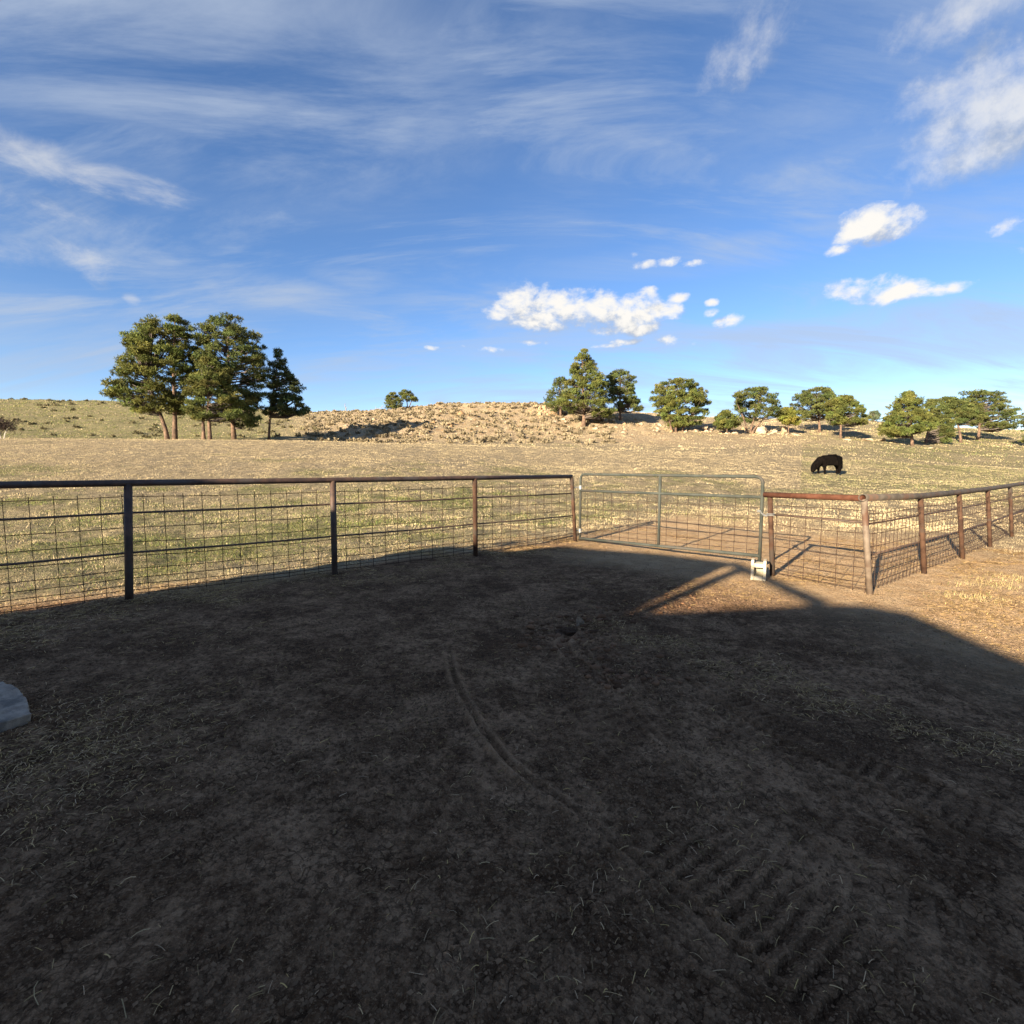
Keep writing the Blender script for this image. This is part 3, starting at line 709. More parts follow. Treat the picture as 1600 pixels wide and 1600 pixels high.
# ------------------------------------------------------------------ pines
def tufts(P, n_sp, ln, wd, base_col, var, up=.35, g=rng):
    """spiky needle tufts at points P -> triangles"""
    n = len(P); N = n * n_sp
    d = g.normal(size=(N, 3)); d[:, 2] += up; d /= np.linalg.norm(d, axis=1)[:, None]
    o = np.repeat(P, n_sp, axis=0)
    L = ln * g.uniform(.6, 1.2, N)[:, None]
    a = np.cross(d, g.normal(size=(N, 3))); a /= np.linalg.norm(a, axis=1)[:, None] + 1e-9
    wv = a * (wd * g.uniform(.7, 1.3, N)[:, None])
    V0 = o - wv * .35; V1 = o + wv * .35; V2 = o + d * L + wv * .5; V3 = o + d * L - wv * .5
    V = np.stack([V0, V1, V2, V3], 1).reshape(-1, 3)
    F = np.arange(N * 4).reshape(-1, 4)
    return V, F
def pine(label, bpx, bpy, depth, outline, name='pine_tree', trunks=None, boughs=80, tpb=18, colr=(.145, .15, .042), tr=None, group='pines on the hillside',
         pad=.75, flat=.42, spike=13, seed=0, bark='bark', trunk_top=None, ddepth=.85, tl=.25, extra=None):
    """outline: photo rows with the crown's left and right edge, top first"""
    g = np.random.default_rng(100 + seed + int(bpx) * 7); rd = random.Random(seed + int(bpx))
    s = depth / 800.0
    base = at(bpx, bpy, depth); zg = H1(base.x, depth)
    root = empty(name, (base.x, depth, zg)); tag(root, label, 'tree', group)
    z_of = lambda y: at(bpx, y, depth).z - zg
    x_of = lambda x: (x - bpx) * s
    rows = sorted([(z_of(y), x_of(a), x_of(b)) for y, a, b in outline])
    zz = np.array([r_[0] for r_ in rows]); xl = np.array([r_[1] for r_ in rows]); xr = np.array([r_[2] for r_ in rows])
    zlo, zhi = zz[0], zz[-1]; wmax = (xr - xl).max()
    rad0 = tr * .8 if tr else max(.10, .022 * zhi + .04)
    # trunk(s)
    mt = MB()
    trunks = trunks or [((bpx, bpy), None)]
    axes = []
    for (tb, tt) in trunks:
        bx = x_of(tb[0]); topz = zlo + (zhi - zlo) * (.88 if tt is None else 1.0) if tt is None else z_of(tt[1])
        topx = float(np.interp(topz, zz, (xl + xr) / 2)) if tt is None else x_of(tt[0])
        dy = g.uniform(-.3, .3)
        gz_ = H1(base.x + bx, depth) - zg
        pts, rads = [], []
        for k in range(9):
            t = k / 8; z = gz_ - .3 + (topz - gz_ + .3) * t
            wob = math.sin(t * 5 + seed) * .05 * wmax * t * (1 - t)
            pts.append((bx + (topx - bx) * t ** 1.3 + wob, dy * t, z)); rads.append(rad0 * (1.25 - .25 * min(1, t * 6)) * (1 - .86 * t) + .012)
        mt.tube(pts, rads, 9); axes.append(np.array(pts))
    ml = MB()
    # boughs
    Pt = []; tint = []
    cr = pad * .85
    nb = int(boughs * 1.7); tpb = int(tpb * 1.0)
    for k in range(nb):
        # pick heights evenly over the crown's area
        for _ in range(40):
            z = g.uniform(zlo, zhi); wl = np.interp(z, zz, xl); wr = np.interp(z, zz, xr)
            if g.random() < (wr - wl) / wmax + .08: break
        c_ = (wl + wr) / 2; hw = max(.12, (wr - wl) / 2 - cr * .62)
        ph = g.uniform(0, 2 * math.pi); rho = math.sqrt(g.uniform(.30, 1.0))
        zc = min(max(z, zlo + cr * flat * .6), zhi - cr * flat * .9)
        pc = np.array([c_ + hw * rho * math.cos(ph), hw * ddepth * rho * math.sin(ph), zc])
        ax = axes[g.integers(len(axes))] if len(axes) == 1 else min(axes, key=lambda a: abs(np.interp(zc, a[:, 2], a[:, 0]) - pc[0]))
        dist = abs(pc[0] - np.interp(zc, ax[:, 2], ax[:, 0]))
        za = max(zlo * .9, zc - .30 * math.hypot(dist, pc[1]) - .1); za = min(za, ax[-1, 2] - .05)
        st = np.array([np.interp(za, ax[:, 2], ax[:, 0]), np.interp(za, ax[:, 2], ax[:, 1]), za])
        mid = st * .45 + pc * .55 + np.array([0, 0, -.10 * dist])
        lr = .018 + .010 * np.linalg.norm(pc - st)
        ml.tube([st, mid, pc], [lr * 1.5, lr, .012], 5, cap=False)
        prad = cr * g.uniform(.65, 1.2)
        nt_ = int(tpb * g.uniform(.7, 1.3))
        q = g.normal(size=(nt_, 3)); q /= np.linalg.norm(q, axis=1)[:, None]; q *= g.uniform(.35, 1, nt_)[:, None] ** .5 * prad
        q[:, 2] *= flat; Pt.append(pc + q)
        cc = np.array(colr) * g.uniform(.6, 1.35); cc[0] *= g.uniform(.82, 1.12)
        tint.append(np.repeat(cc[None], nt_, 0) * g.uniform(.8, 1.25, (nt_, 1)))
    Pt = np.vstack(Pt); tint = np.vstack(tint)
    V, F = tufts(Pt, spike, tl, tl * .19, None, 0, up=.25, g=g)
    Ct = np.repeat(tint, spike * 4, axis=0) * g.uniform(.85, 1.15, (len(V), 1))
    mt.build('trunk', M[bark], root, smooth=True)
    if len(ml.v): ml.build('limbs', M['limb'], root)['kind'] = 'stuff'
    big_mesh('crown', V, F, M['needles'], root, colors=Ct)
    return root

LIT = (.140, .148, .040); SHADED = (.082, .098, .038); MID = (.116, .128, .040)  # needle tones; a neighbour's shade is put into the darkest colour
GP1 = 'pines standing above the left pasture'
pine('broad pine with low spreading left limbs, leftmost of the tall left group', 268, 687, 55,
     [(494,288,303),(503,235,306),(520,218,312),(540,200,310),(558,205,312),(572,192,312),(590,190,312),(603,178,310),(618,176,305),(630,200,300),(645,215,292)],
     trunks=[((262,687),(240,590)), ((273,687),(285,510))], boughs=150, tpb=24, tr=.30, group=GP1, seed=1, colr=LIT, pad=.85)
pine('short bright pine in front between the two tallest left pines', 328, 688, 53,
     [(556,330,350),(570,312,362),(590,296,372),(615,292,376),(640,290,380),(655,300,392)], boughs=70, tpb=22, tr=.24, group=GP1, seed=2, colr=(.135,.14,.040),
     trunks=[((318,687),(322,610)),((328,688),(332,575))], pad=.75)
pine('tallest rounded pine of the left group, beside the slim dark pine', 366, 685, 57,
     [(490,358,372),(500,345,388),(512,318,404),(535,308,416),(560,305,424),(585,305,422),(610,308,418),(635,325,412),(655,345,408),(668,362,404)],
     boughs=140, tpb=24, tr=.30, group=GP1, seed=3, colr=MID, pad=.85)
pine('slim dark conical pine at the right of the tall left group', 420, 689, 60,
     [(546,436,442),(560,430,450),(575,424,452),(590,420,466),(605,418,478),(622,422,472),(636,416,486),(648,412,484)], boughs=70, tpb=18, tr=.17, group=GP1, seed=4, colr=SHADED,
     trunks=[((420,689),(439,548))], pad=.6)
GP2 = 'small pines on the rocky skyline'
pine('small round pine on the skyline left of the rocky hill, the bushier of two', 613, 645, 108, [(613,610,620),(620,602,628),(630,598,633),(638,602,630)], boughs=34, tpb=16, group=GP2, seed=5, pad=.8, tr=.18)
pine('small flat-topped pine with bare trunk on the skyline left of the rocky hill', 637, 643, 109, [(609,626,638),(616,622,650),(621,624,657),(626,634,655)], boughs=26, tpb=14, group=GP2, seed=6, pad=.7, tr=.16,
     trunks=[((637,643),(634,614)), ((638,643),(648,616))])
GP3 = 'pines growing among the ledge boulders'
pine('pointed pine towering over the boulders right of the rocky hill', 912, 667, 78,
     [(545,909,914),(556,900,918),(566,888,930),(580,888,932),(592,888,950),(606,880,952),(618,872,955),(630,858,960),(642,880,968),(652,925,962)], boughs=120, tpb=22, group=GP3, seed=7, colr=LIT, pad=.85)
pine('thin see-through pine left behind the pointed pine', 876, 648, 86, [(589,866,880),(600,858,892),(615,852,896),(630,848,892),(642,862,896)], boughs=44, tpb=14, group=GP3, seed=8, colr=MID, pad=.8)
pine('open crowned pine right behind the pointed pine', 969, 657, 84, [(579,952,982),(590,944,994),(605,940,998),(620,944,998),(634,952,1005),(643,962,1003)], boughs=84, tpb=18, group=GP3, seed=9, colr=MID, pad=.8)
pine('low round pine like a dome on the ledge, crown almost to the ground', 1056, 674, 76,
     [(592,1045,1075),(600,1022,1088),(612,1016,1100),(628,1014,1110),(642,1022,1110),(655,1030,1108),(666,1045,1100)], boughs=130, tpb=22, group=GP3, seed=10, colr=LIT, pad=.8, tr=.2,
     trunks=[((1050,674),(1035,610)), ((1056,674),(1060,600)), ((1066,674),(1090,630))])
pine('little pine bush below the dead pole on the ledge', 1136, 679, 74, [(641,1128,1145),(650,1117,1152),(662,1115,1156),(670,1122,1152)], boughs=40, tpb=18, group=GP3, seed=11, pad=.6, tr=.10, colr=LIT)
pine('leaning dark-trunked pine with three clumps beside the big boulder', 1170, 677, 77,
     [(605,1176,1196),(614,1140,1200),(622,1138,1215),(632,1142,1226),(642,1150,1226),(650,1150,1222),(660,1155,1180)], boughs=75, tpb=18, group=GP3, seed=12, pad=.75, tr=.2, colr=MID,
     trunks=[((1168,677),(1150,628)), ((1172,677),(1188,612)), ((1174,677),(1212,632))])
pine('small bright pine before the wide pine, trunk leaning over a pale slab', 1232, 676, 76, [(637,1222,1236),(645,1214,1244),(655,1214,1250),(663,1222,1248)], boughs=38, tpb=18, group=GP3, seed=13, pad=.6, tr=.12, colr=(.21,.20,.044))
GP4 = 'spreading pines on the right hill'
pine('wide two-lobed pine on the hill up behind the cow', 1281, 668, 84, [(605,1272,1290),(614,1240,1300),(624,1236,1312),(634,1232,1322),(645,1236,1318),(655,1246,1300)], boughs=90, tpb=18, group=GP4, seed=14, pad=.85, colr=MID)
pine('spreading pine with short dark trunk directly above the cow', 1313, 687, 74, [(618,1305,1322),(628,1290,1336),(640,1284,1350),(652,1288,1353),(664,1300,1352)], boughs=70, tpb=18, group=GP4, seed=15, pad=.75, tr=.19, colr=LIT)
pine('tiny distant juniper bush on the far skyline right of the cow', 1366, 658, 112, [(642,1360,1370),(648,1356,1375),(656,1357,1374)], name='juniper_bush', boughs=24, tpb=14, group=GP4, seed=16, pad=.7, tr=.12, colr=(.15,.17,.10))
pine('front pine of the right cluster with orange trunk and wide low skirt', 1426, 699, 70, [(612,1408,1418),(622,1396,1428),(634,1388,1440),(648,1384,1448),(660,1376,1455),(672,1374,1452),(682,1380,1420)], boughs=100, tpb=20, group=GP4, seed=17, pad=.8, colr=LIT)
pine('pine with drooping right boughs behind the front right pine', 1446, 692, 74, [(624,1446,1462),(634,1440,1476),(648,1440,1486),(662,1448,1488),(676,1454,1488),(690,1462,1484)], boughs=80, tpb=18, group=GP4, seed=18, pad=.75, colr=MID)
pine('pale-trunked pine in the middle of the right cluster', 1502, 690, 82, [(620,1468,1482),(628,1468,1502),(640,1474,1520),(652,1480,1530),(662,1486,1525)], boughs=75, tpb=18, group=GP4, seed=19, pad=.85, colr=MID)
pine('tall flat-topped pine, rightmost full tree of the right cluster', 1528, 684, 88, [(610,1497,1512),(615,1498,1555),(624,1505,1566),(636,1505,1574),(648,1508,1586),(658,1512,1591),(670,1530,1590)], boughs=110, tpb=18, group=GP4, seed=20, pad=.9, colr=MID)
pine('pine cut by the right edge of the view', 1626, 700, 76, [(632,1610,1630),(645,1598,1650),(660,1600,1660),(675,1598,1660),(690,1598,1650)], boughs=60, tpb=16, group=GP4, seed=21, pad=.8, colr=MID)

# bare grey shrub at the left edge
sp = at(6, 686, 47); sh = empty('shrub', (sp.x, sp.y, H1(sp.x, sp.y))); tag(sh, 'bare dark shrub with two pale stems at the left edge of the pasture rim', 'shrub')
m = MB(); m.tube([(-.25, 0, -.1), (-.35, 0, .5), (-.5, .1, 1.2)], [.05, .04, .02], 6); m.tube([(.0, 0, -.1), (.12, 0, .45), (.3, .1, 1.0)], [.05, .04, .02], 6); m.build('stem', M['palestem'], sh)
g = np.random.default_rng(5); q = g.normal(size=(260, 3)) * np.array([.62, .5, .34]) + np.array([-.25, 0, 1.35])
V, F = tufts(q, 6, .3, .03, None, 0, up=.3, g=g); big_mesh('twigs', V, F, M['scrub'], sh, colors=np.tile(np.array([[.07, .05, .042]]), (len(V), 1)))

# dead wood
def snag(name, label, px, py, depth, lines, mat='deadwood', cat='dead wood', r=.06):
    b = at(px, py, depth); z = H1(b.x, depth); root = empty(name, (b.x, depth, z)); tag(root, label, cat)
    m = MB(); s = depth / 800
    for ln in lines: m.tube([((x - px) * s, 0, max(-.2, (py - y) * s)) for x, y in ln], [r * (1 - .7 * k / (len(ln) - 1)) for k in range(len(ln))], 6)
    m.build('trunk', M[mat], root); return root
snag('dead_snag', 'thin bare dead snag with a fallen limb on the skyline behind the left pines', 540, 646, 112, [[(540,648),(541,640),(539,634),(540,631)],[(541,645),(552,646),(566,648)],[(540,641),(542,637)]], r=.11)
snag('fallen_branch', 'fallen leafless branch left of the two small skyline pines', 590, 648, 110, [[(575,649),(590,645),(605,641)],[(588,646),(587,641)],[(596,643),(599,639)]], r=.07)
snag('dead_pole', 'thin dark dead pole on the ledge between the dome pine and the leaning pine', 1127, 655, 80, [[(1127,660),(1127,645),(1126,629)]], r=.09)

# ------------------------------------------------------------------ boulders
def boulder_mesh(name, seed, mat, block=.6):
    import bmesh
    bm = bmesh.new(); bmesh.ops.create_icosphere(bm, subdivisions=2, radius=1)
    rd = random.Random(seed); planes = [Vector((rd.uniform(-1, 1), rd.uniform(-1, 1), rd.uniform(-.6, 1))).normalized() for _ in range(9)]
    for v in bm.verts:
        for pl_ in planes:
            d = v.co.dot(pl_) - rd.uniform(block - .02, block + .02)
            if d > 0: v.co -= pl_ * d
        v.co += v.co.normalized() * mnoise.noise(v.co * 2.3 + Vector((seed, 0, 0))) * .08
    me = bpy.data.meshes.new(name); bm.to_mesh(me); bm.free(); me.materials.append(mat); return me
BM = [boulder_mesh('boulder', i, M['rock_orange'] if i % 3 == 0 else M['rock'], .42 + .05 * (i % 3)) for i in range(9)]
def boulder(px, depth, size, label, group, k=None, squash=.7, sink=.25):
    x = (px - 800) / 800 * depth; z = H1(x, depth)
    o = bpy.data.objects.new('boulder', BM[rng.integers(9) if k is None else k]); col.objects.link(o)
    o.location = (x, depth, z + size * squash * (.5 - sink)); o.rotation_euler = (random.uniform(-.3, .3), random.uniform(-.3, .3), random.uniform(0, 6.28))
    o.scale = (size * random.uniform(.8, 1.25), size * random.uniform(.8, 1.2), size * squash * random.uniform(.8, 1.2))
    tag(o, label, 'boulder', group); return o
L1 = 'orange blocky boulder in the jumbled outcrop left of the pointed pine'; L2 = 'pale boulder in the rock ledge under the hilltop pines'; L3 = 'pale flat rock lying in the grass below the ledge'
for k in range(30):
    boulder(random.gauss(846, 12), random.uniform(87, 93), random.choice([.3, .4, .5, .8]), L1, 'outcrop boulders', k=random.choice([0, 3, 6]))
for k in range(80):
    px = random.uniform(862, 1240); boulder(px, random.uniform(75, 83) + (2 if px < 950 else -1), random.choice([.22, .28, .35, .45, .6]), L2, 'ledge boulders')
boulder(1187, 77, 1.05, 'largest dark-faced square boulder behind the leaning pine', None, k=1, squash=.9)
boulder(1222, 79, .9, 'tilted light boulder leaning behind the small bright pine', None, k=4, squash=.9)
boulder(1238, 74, .8, 'low cream slab at the foot of the small bright pine', None, k=7, squash=.4)
for px, d, s_ in [(1318, 72, .7), (1355, 73, .9), (1373, 73.5, .9), (1388, 74, .8), (1345, 73.4, .6), (1062, 61, .45), (1450, 69, .5), (1143, 60, .35), (1185, 62, .3)]:
    boulder(px, d, s_, L3, 'loose rocks in the grass', squash=.3)

# concrete chunk at the left edge of the yard
import bmesh as _b
rp = gp(-42, 1130)
bm = _b.new(); _b.ops.create_cube(bm, size=1)
_b.ops.subdivide_edges(bm, edges=bm.edges[:], cuts=24, use_grid_fill=True)
for v in bm.verts:
    co = v.co.copy(); q = 1 - .45 * max(0, co.x + .05) * (1 if co.y > 0 else .2)
    v.co = Vector((co.x * .62, co.y * .46 * q, (co.z + .5) * .13 - .05 - .05 * max(0, co.y) ))
    n_ = mnoise.fractal(v.co * 6, 1.0, 2.0, 4); n2_ = mnoise.fractal(v.co * 26, .8, 2.0, 4); v.co += Vector((n_ * .018 + n2_ * .004, mnoise.noise(v.co * 5) * .02 + n2_ * .004, n_ * .008 + n2_ * .005))
me = bpy.data.meshes.new('concrete_chunk'); bm.to_mesh(me); bm.free(); me.materials.append(M['slab'])
for p_ in me.polygons: p_.use_smooth = True
ck = bpy.data.objects.new('concrete_chunk', me); col.objects.link(ck); ck.location = (rp.x, rp.y, H1(rp.x, rp.y)); ck.rotation_euler = (R(5), R(4), R(-30))
tag(ck, 'broken grey concrete chunk on the dirt at the left edge', 'concrete chunk')

# mud turned up by the tyres
for (px, py, sz, lb) in [(886,981,.07,'dark mud lump in the churned patch before the gate'), (906,974,.045,'pale upright clod beside the dark mud lump')]:
    g_ = gp(px, py); bm = _b.new(); _b.ops.create_icosphere(bm, subdivisions=4, radius=1)
    for v in bm.verts: v.co *= 1 + .6 * mnoise.fractal(v.co * 1.9 + Vector((px, py, 0)), .8, 2, 5)
    me = bpy.data.meshes.new('mud_lump'); bm.to_mesh(me); bm.free(); me.materials.append(M['timber'] if 'pale up' in lb else M['mud'])
    o = bpy.data.objects.new('mud_lump', me); col.objects.link(o); o.location = (g_.x, g_.y, H1(g_.x, g_.y) + sz * .1); o.scale = (sz * (.6 if 'up' in lb else 1.4), sz * .8, sz * (1.5 if 'upright' in lb else .55)); o.rotation_euler[2] = px
    tag(o, lb, 'mud lump', 'mud lumps in the tyre ruts')
def churned():
    g = np.random.default_rng(31); n = 420; P = []
    for px, py, rx, ry, m in [(886,985,45,16,120),(925,1020,30,30,90),(955,960,40,10,60),(985,1058,40,12,70),(840,1005,18,14,30),(1020,940,40,10,50)]:
        for _ in range(m): q = gp(px + g.normal() * rx, py + g.normal() * ry); P.append((q.x, q.y))
    P = np.array(P); n = len(P); z = H(P[:, 0], P[:, 1])
    t_ = (1 + 5 ** .5) / 2; iv = np.array([(-1,t_,0),(1,t_,0),(-1,-t_,0),(1,-t_,0),(0,-1,t_),(0,1,t_),(0,-1,-t_),(0,1,-t_),(t_,0,-1),(t_,0,1),(-t_,0,-1),(-t_,0,1)]) / 1.9
    fv = np.array([(0,11,5),(0,5,1),(0,1,7),(0,7,10),(0,10,11),(1,5,9),(5,11,4),(11,10,2),(10,7,6),(7,1,8),(3,9,4),(3,4,2),(3,2,6),(3,6,8),(3,8,9),(4,9,5),(2,4,11),(6,2,10),(8,6,7),(9,8,1)])
    sz = np.minimum(g.gamma(1.6, .0065, n), .035)[:, None, None] + .004
    v = iv[None] * sz * g.uniform(.65, 1.35, (n, 12, 3)) * np.array([1.2, 1, .7]) + np.stack([P[:, 0], P[:, 1], z + .003], 1)[:, None]
    C = np.array([[.165, .088, .048]]) * g.uniform(.5, 1.5, (n, 1))
    o = big_mesh('mud_clods', v.reshape(-1, 3), (fv[None] + (np.arange(n) * 12)[:, None, None]).reshape(-1, 3), M['scrub'], colors=np.repeat(C, 12, axis=0)); tag(o, 'churned reddish mud clods scattered along the ruts before the gate', 'mud clods', kind='stuff')
churned()

# ------------------------------------------------------------------ cow
def cow():
    px0, px1, pyf, D = 1268, 1314, 741.5, 34.0
    s = D / 800; base = at(1293, pyf, D); z = H1(base.x, D)
    root = empty('cow', (base.x, D, z)); tag(root, 'black cow grazing with its head down on the slope beyond the gate', 'cow')
    # x to the left is the head; lengths in metres
    J = {'hip': (.62, 0, .93), 'loin': (.30, 0, .90), 'belly': (-.02, 0, .85), 'chest': (-.36, 0, .85), 'should': (-.56, 0, .86), 'neck': (-.80, 0, .64), 'poll': (-1.0, 0, .42), 'face': (-1.06, 0, .24), 'muz': (-1.09, 0, .11),
         'rump': (.84, 0, .95)}
    rad = {'hip': (.36, .36), 'loin': (.37, .37), 'belly': (.385, .38), 'chest': (.37, .36), 'should': (.32, .30), 'neck': (.25, .24), 'poll': (.175, .17), 'face': (.145, .13), 'muz': (.115, .10), 'rump': (.27, .28)}
    E = [('rump', 'hip'), ('hip', 'loin'), ('loin', 'belly'), ('belly', 'chest'), ('chest', 'should'), ('should', 'neck'), ('neck', 'poll'), ('poll', 'face'), ('face', 'muz')]
    def leg(tag_, a, pts, rr):
        prev = a
        for i, (q, r_) in enumerate(zip(pts, rr)): nm = tag_ + str(i); J[nm] = q; rad[nm] = (r_, r_); E.append((prev, nm)); prev = nm
    leg('fl', 'chest', [(-.42, -.17, .62), (-.36, -.17, .36), (-.34, -.17, .10), (-.37, -.17, .02)], [.14, .085, .06, .065])
    leg('fr', 'chest', [(-.50, .17, .62), (-.54, .17, .36), (-.52, .17, .10), (-.55, .17, .02)], [.14, .085, .06, .065])
    leg('hl', 'hip', [(.60, -.19, .68), (.72, -.19, .40), (.66, -.19, .10), (.63, -.19, .02)], [.20, .11, .065, .07])
    leg('hr', 'hip', [(.70, .19, .68), (.84, .19, .40), (.80, .19, .10), (.77, .19, .02)], [.20, .11, .065, .07])
    leg('tl', 'rump', [(.98, 0, .95), (1.02, 0, .65), (1.0, 0, .34)], [.035, .022, .045])
    leg('el', 'poll', [(-1.0, -.20, .50)], [.035]); leg('er', 'poll', [(-1.0, .20, .50)], [.035])
    names = list(J); me = bpy.data.meshes.new('body')
    me.from_pydata([J[n] for n in names], [(names.index(a), names.index(b)) for a, b in E], []); me.update()
    o = bpy.data.objects.new('body', me); col.objects.link(o); o.parent = root
    m = o.modifiers.new('skin', 'SKIN'); m.use_smooth_shade = True
    lay = me.skin_vertices[0] if len(me.skin_vertices) else None
    if lay is None:
        bpy.context.view_layer.objects.active = o; lay = o.data.skin_vertices[0]
    for i, n in enumerate(names): lay.data[i].radius = rad[n]; lay.data[i].use_root = (n == 'belly')
    o.modifiers.new('sub', 'SUBSURF').levels = 2; o.modifiers['sub'].render_levels = 2
    me.materials.append(mottled('black_hide', (.003, .0025, .0025), (.007, .005, .004), 9, .9, .04))
    root.rotation_euler[2] = R(6); root.scale = (1.0, 1.05, 1.03)
cow()

# ------------------------------------------------------------------ grass, scrub, straw
def blades(x, y, ln, wd, colr, lean=.55, g=rng, z=None):
    n = len(x); z = H(x, y) if z is None else z
    a = g.uniform(0, 2 * math.pi, n); le = g.uniform(0, lean, n) * ln
    dx, dy = np.cos(a), np.sin(a); fa_ = g.uniform(0, 2 * math.pi, n)
    wx, wy = np.cos(fa_) * wd, np.sin(fa_) * wd
    b = np.stack([x, y, z - .01], 1)
    v0 = b + np.stack([-wx, -wy, np.zeros(n)], 1); v1 = b + np.stack([wx, wy, np.zeros(n)], 1)
    v2 = b + np.stack([dx * le, dy * le, ln * .82 * np.sqrt(np.clip(1 - (le / ln) ** 2 * .6, .1, 1)) + .01], 1)
    V = np.stack([v0, v1, v2], 1).reshape(-1, 3); F = np.arange(n * 3).reshape(-1, 3)
    return V, F, np.repeat(colr, 3, axis=0)
def sector(n, r0, r1, a0, a1, g=rng, pw=1.0):
    r = (g.uniform(r0 ** (2 - pw), r1 ** (2 - pw), n)) ** (1 / (2 - pw)); a = g.uniform(R(a0), R(a1), n)
    return r * np.sin(a), r * np.cos(a)
def strip(n, y0, y1, g, pw=1.0, u=1.04):
    y = (g.uniform(y0 ** (2 - pw), y1 ** (2 - pw), n)) ** (1 / (2 - pw)); return g.uniform(-u, u, n) * y, y
def grass_layer(name, label, n, r0, r1, h0, h1, w0, w1, clump, pw=1.0, a=47, thin=0.0, keep=None):
    g = np.random.default_rng(len(name) + n)
    x, y = strip(n, r0, r1, g, pw) if a is None else sector(n, r0, r1, -a, a, g, pw)
    field, green, rock, dry = masks(x, y)
    cl = fbm(x * clump, y * clump, 3)
    cl2 = fbm(x * .23 + 60, y * .23 + 12, 3); k = (field > g.uniform(.15, 1, n)) & (cl + .35 * cl2 > g.uniform(-.30, .30, n))
    if keep is not None: k &= keep(x, y)
    x, y, green, cl, rock = x[k], y[k], green[k], cl[k], rock[k]; n = len(x)
    isg = g.random(n) < green * .85
    pt = fbm(x * .5 + 11, y * .5, 4)[:, None]; pt2 = fbm(x * 2.1 + 1, y * 2.1 + 8, 3)[:, None]
    tanc = np.array([[.52, .415, .245]]) * (1 + .40 * pt + .50 * pt2) * g.uniform(.78, 1.15, (n, 1)) + np.array([[.03, .03, .035]]) * np.clip(-pt, 0, 1)
    grnc = np.array([[.20, .22, .07]]) * (1 + .3 * pt2) * g.uniform(.75, 1.2, (n, 1))
    grnc[:, 0] *= g.uniform(.8, 1.25, n)
    cc = np.where(isg[:, None], grnc, tanc)
    ln = g.uniform(h0, h1, n) * (1 + .6 * np.clip(cl, -.5, 1)); wd = g.uniform(w0, w1, n)
    if r0 > 40: ds = np.clip(y / 100, .42, 1.1); ln = ln * ds; wd = wd * ds
    V, F, C = blades(x, y, ln, wd, cc, 1.15, g)
    o = big_mesh(name, V, F, M['grass'], colors=C); tag(o, label, 'grass', kind='stuff'); return o
grass_layer('short_grass', 'short grazed grass just beyond the wire fences', 260000, 5.5, 18, .018, .055, .003, .006, 4.0, pw=.6)
grass_layer('pasture_grass', 'dry cropped pasture grass covering the slope beyond the fence', 470000, 12, 48, .022, .070, .006, .012, 2.6, pw=.8, a=None)
grass_layer('coarse_grass', 'scattered taller dead grass tufts in the pasture', 7000, 8, 48, .07, .15, .005, .012, 1.6, pw=.7, a=None)
grass_layer('hill_grass', 'rough dry grass on the far hillsides', 200000, 46, 135, .10, .26, .03, .075, .9, pw=.6, a=None)
grass_layer('rim_grass', 'taller bleached grass along the pasture rim below the pines', 9000, 42, 49, .15, .40, .012, .03, .3, a=None, keep=lambda x, y: 800 + 800 * x / y < 760)

# scrub on the far hills: low round sage clumps
def scrub_layer(n, keep, size, colr, name, label):
    g = np.random.default_rng(n); x, y = strip(n * 4, 56, 126, g, .7); k = keep(x, y, g); x, y = x[k][:n], y[k][:n]
    z = H(x, y); sz = g.uniform(*size, len(x)); P = []; C = []
    for i in range(len(x)):
        q = g.normal(size=(14, 3)); q /= np.linalg.norm(q, axis=1)[:, None]; q *= sz[i] * np.array([1, 1, .55]); q[:, 2] = np.abs(q[:, 2])
        P.append(q * .7 + np.array([x[i], y[i], z[i]])); C.append(np.tile(np.array(colr) * g.uniform(.7, 1.35), (14, 1)))
    P = np.vstack(P); V, F = tufts(P, 3, .34, .15, None, 0, up=.6, g=g)
    o = big_mesh(name, V, F, M['scrub'], colors=np.repeat(np.vstack(C), 12, axis=0)); tag(o, label, 'scrub', kind='stuff')
pxf = lambda x, y: 800 + 800 * x / y
scrub_layer(1300, lambda x, y, g: (pxf(x, y) > 480) & (pxf(x, y) < 960) & (y > 59), (.2, .5), (.27, .22, .14), 'sage_scrub', 'grey tan sage scrub over the rocky hill')
scrub_layer(130, lambda x, y, g: (pxf(x, y) < 500) & (y > 66), (.2, .75), (.15, .13, .07), 'hill_scrub', 'scattered dark scrub on the green left hill')
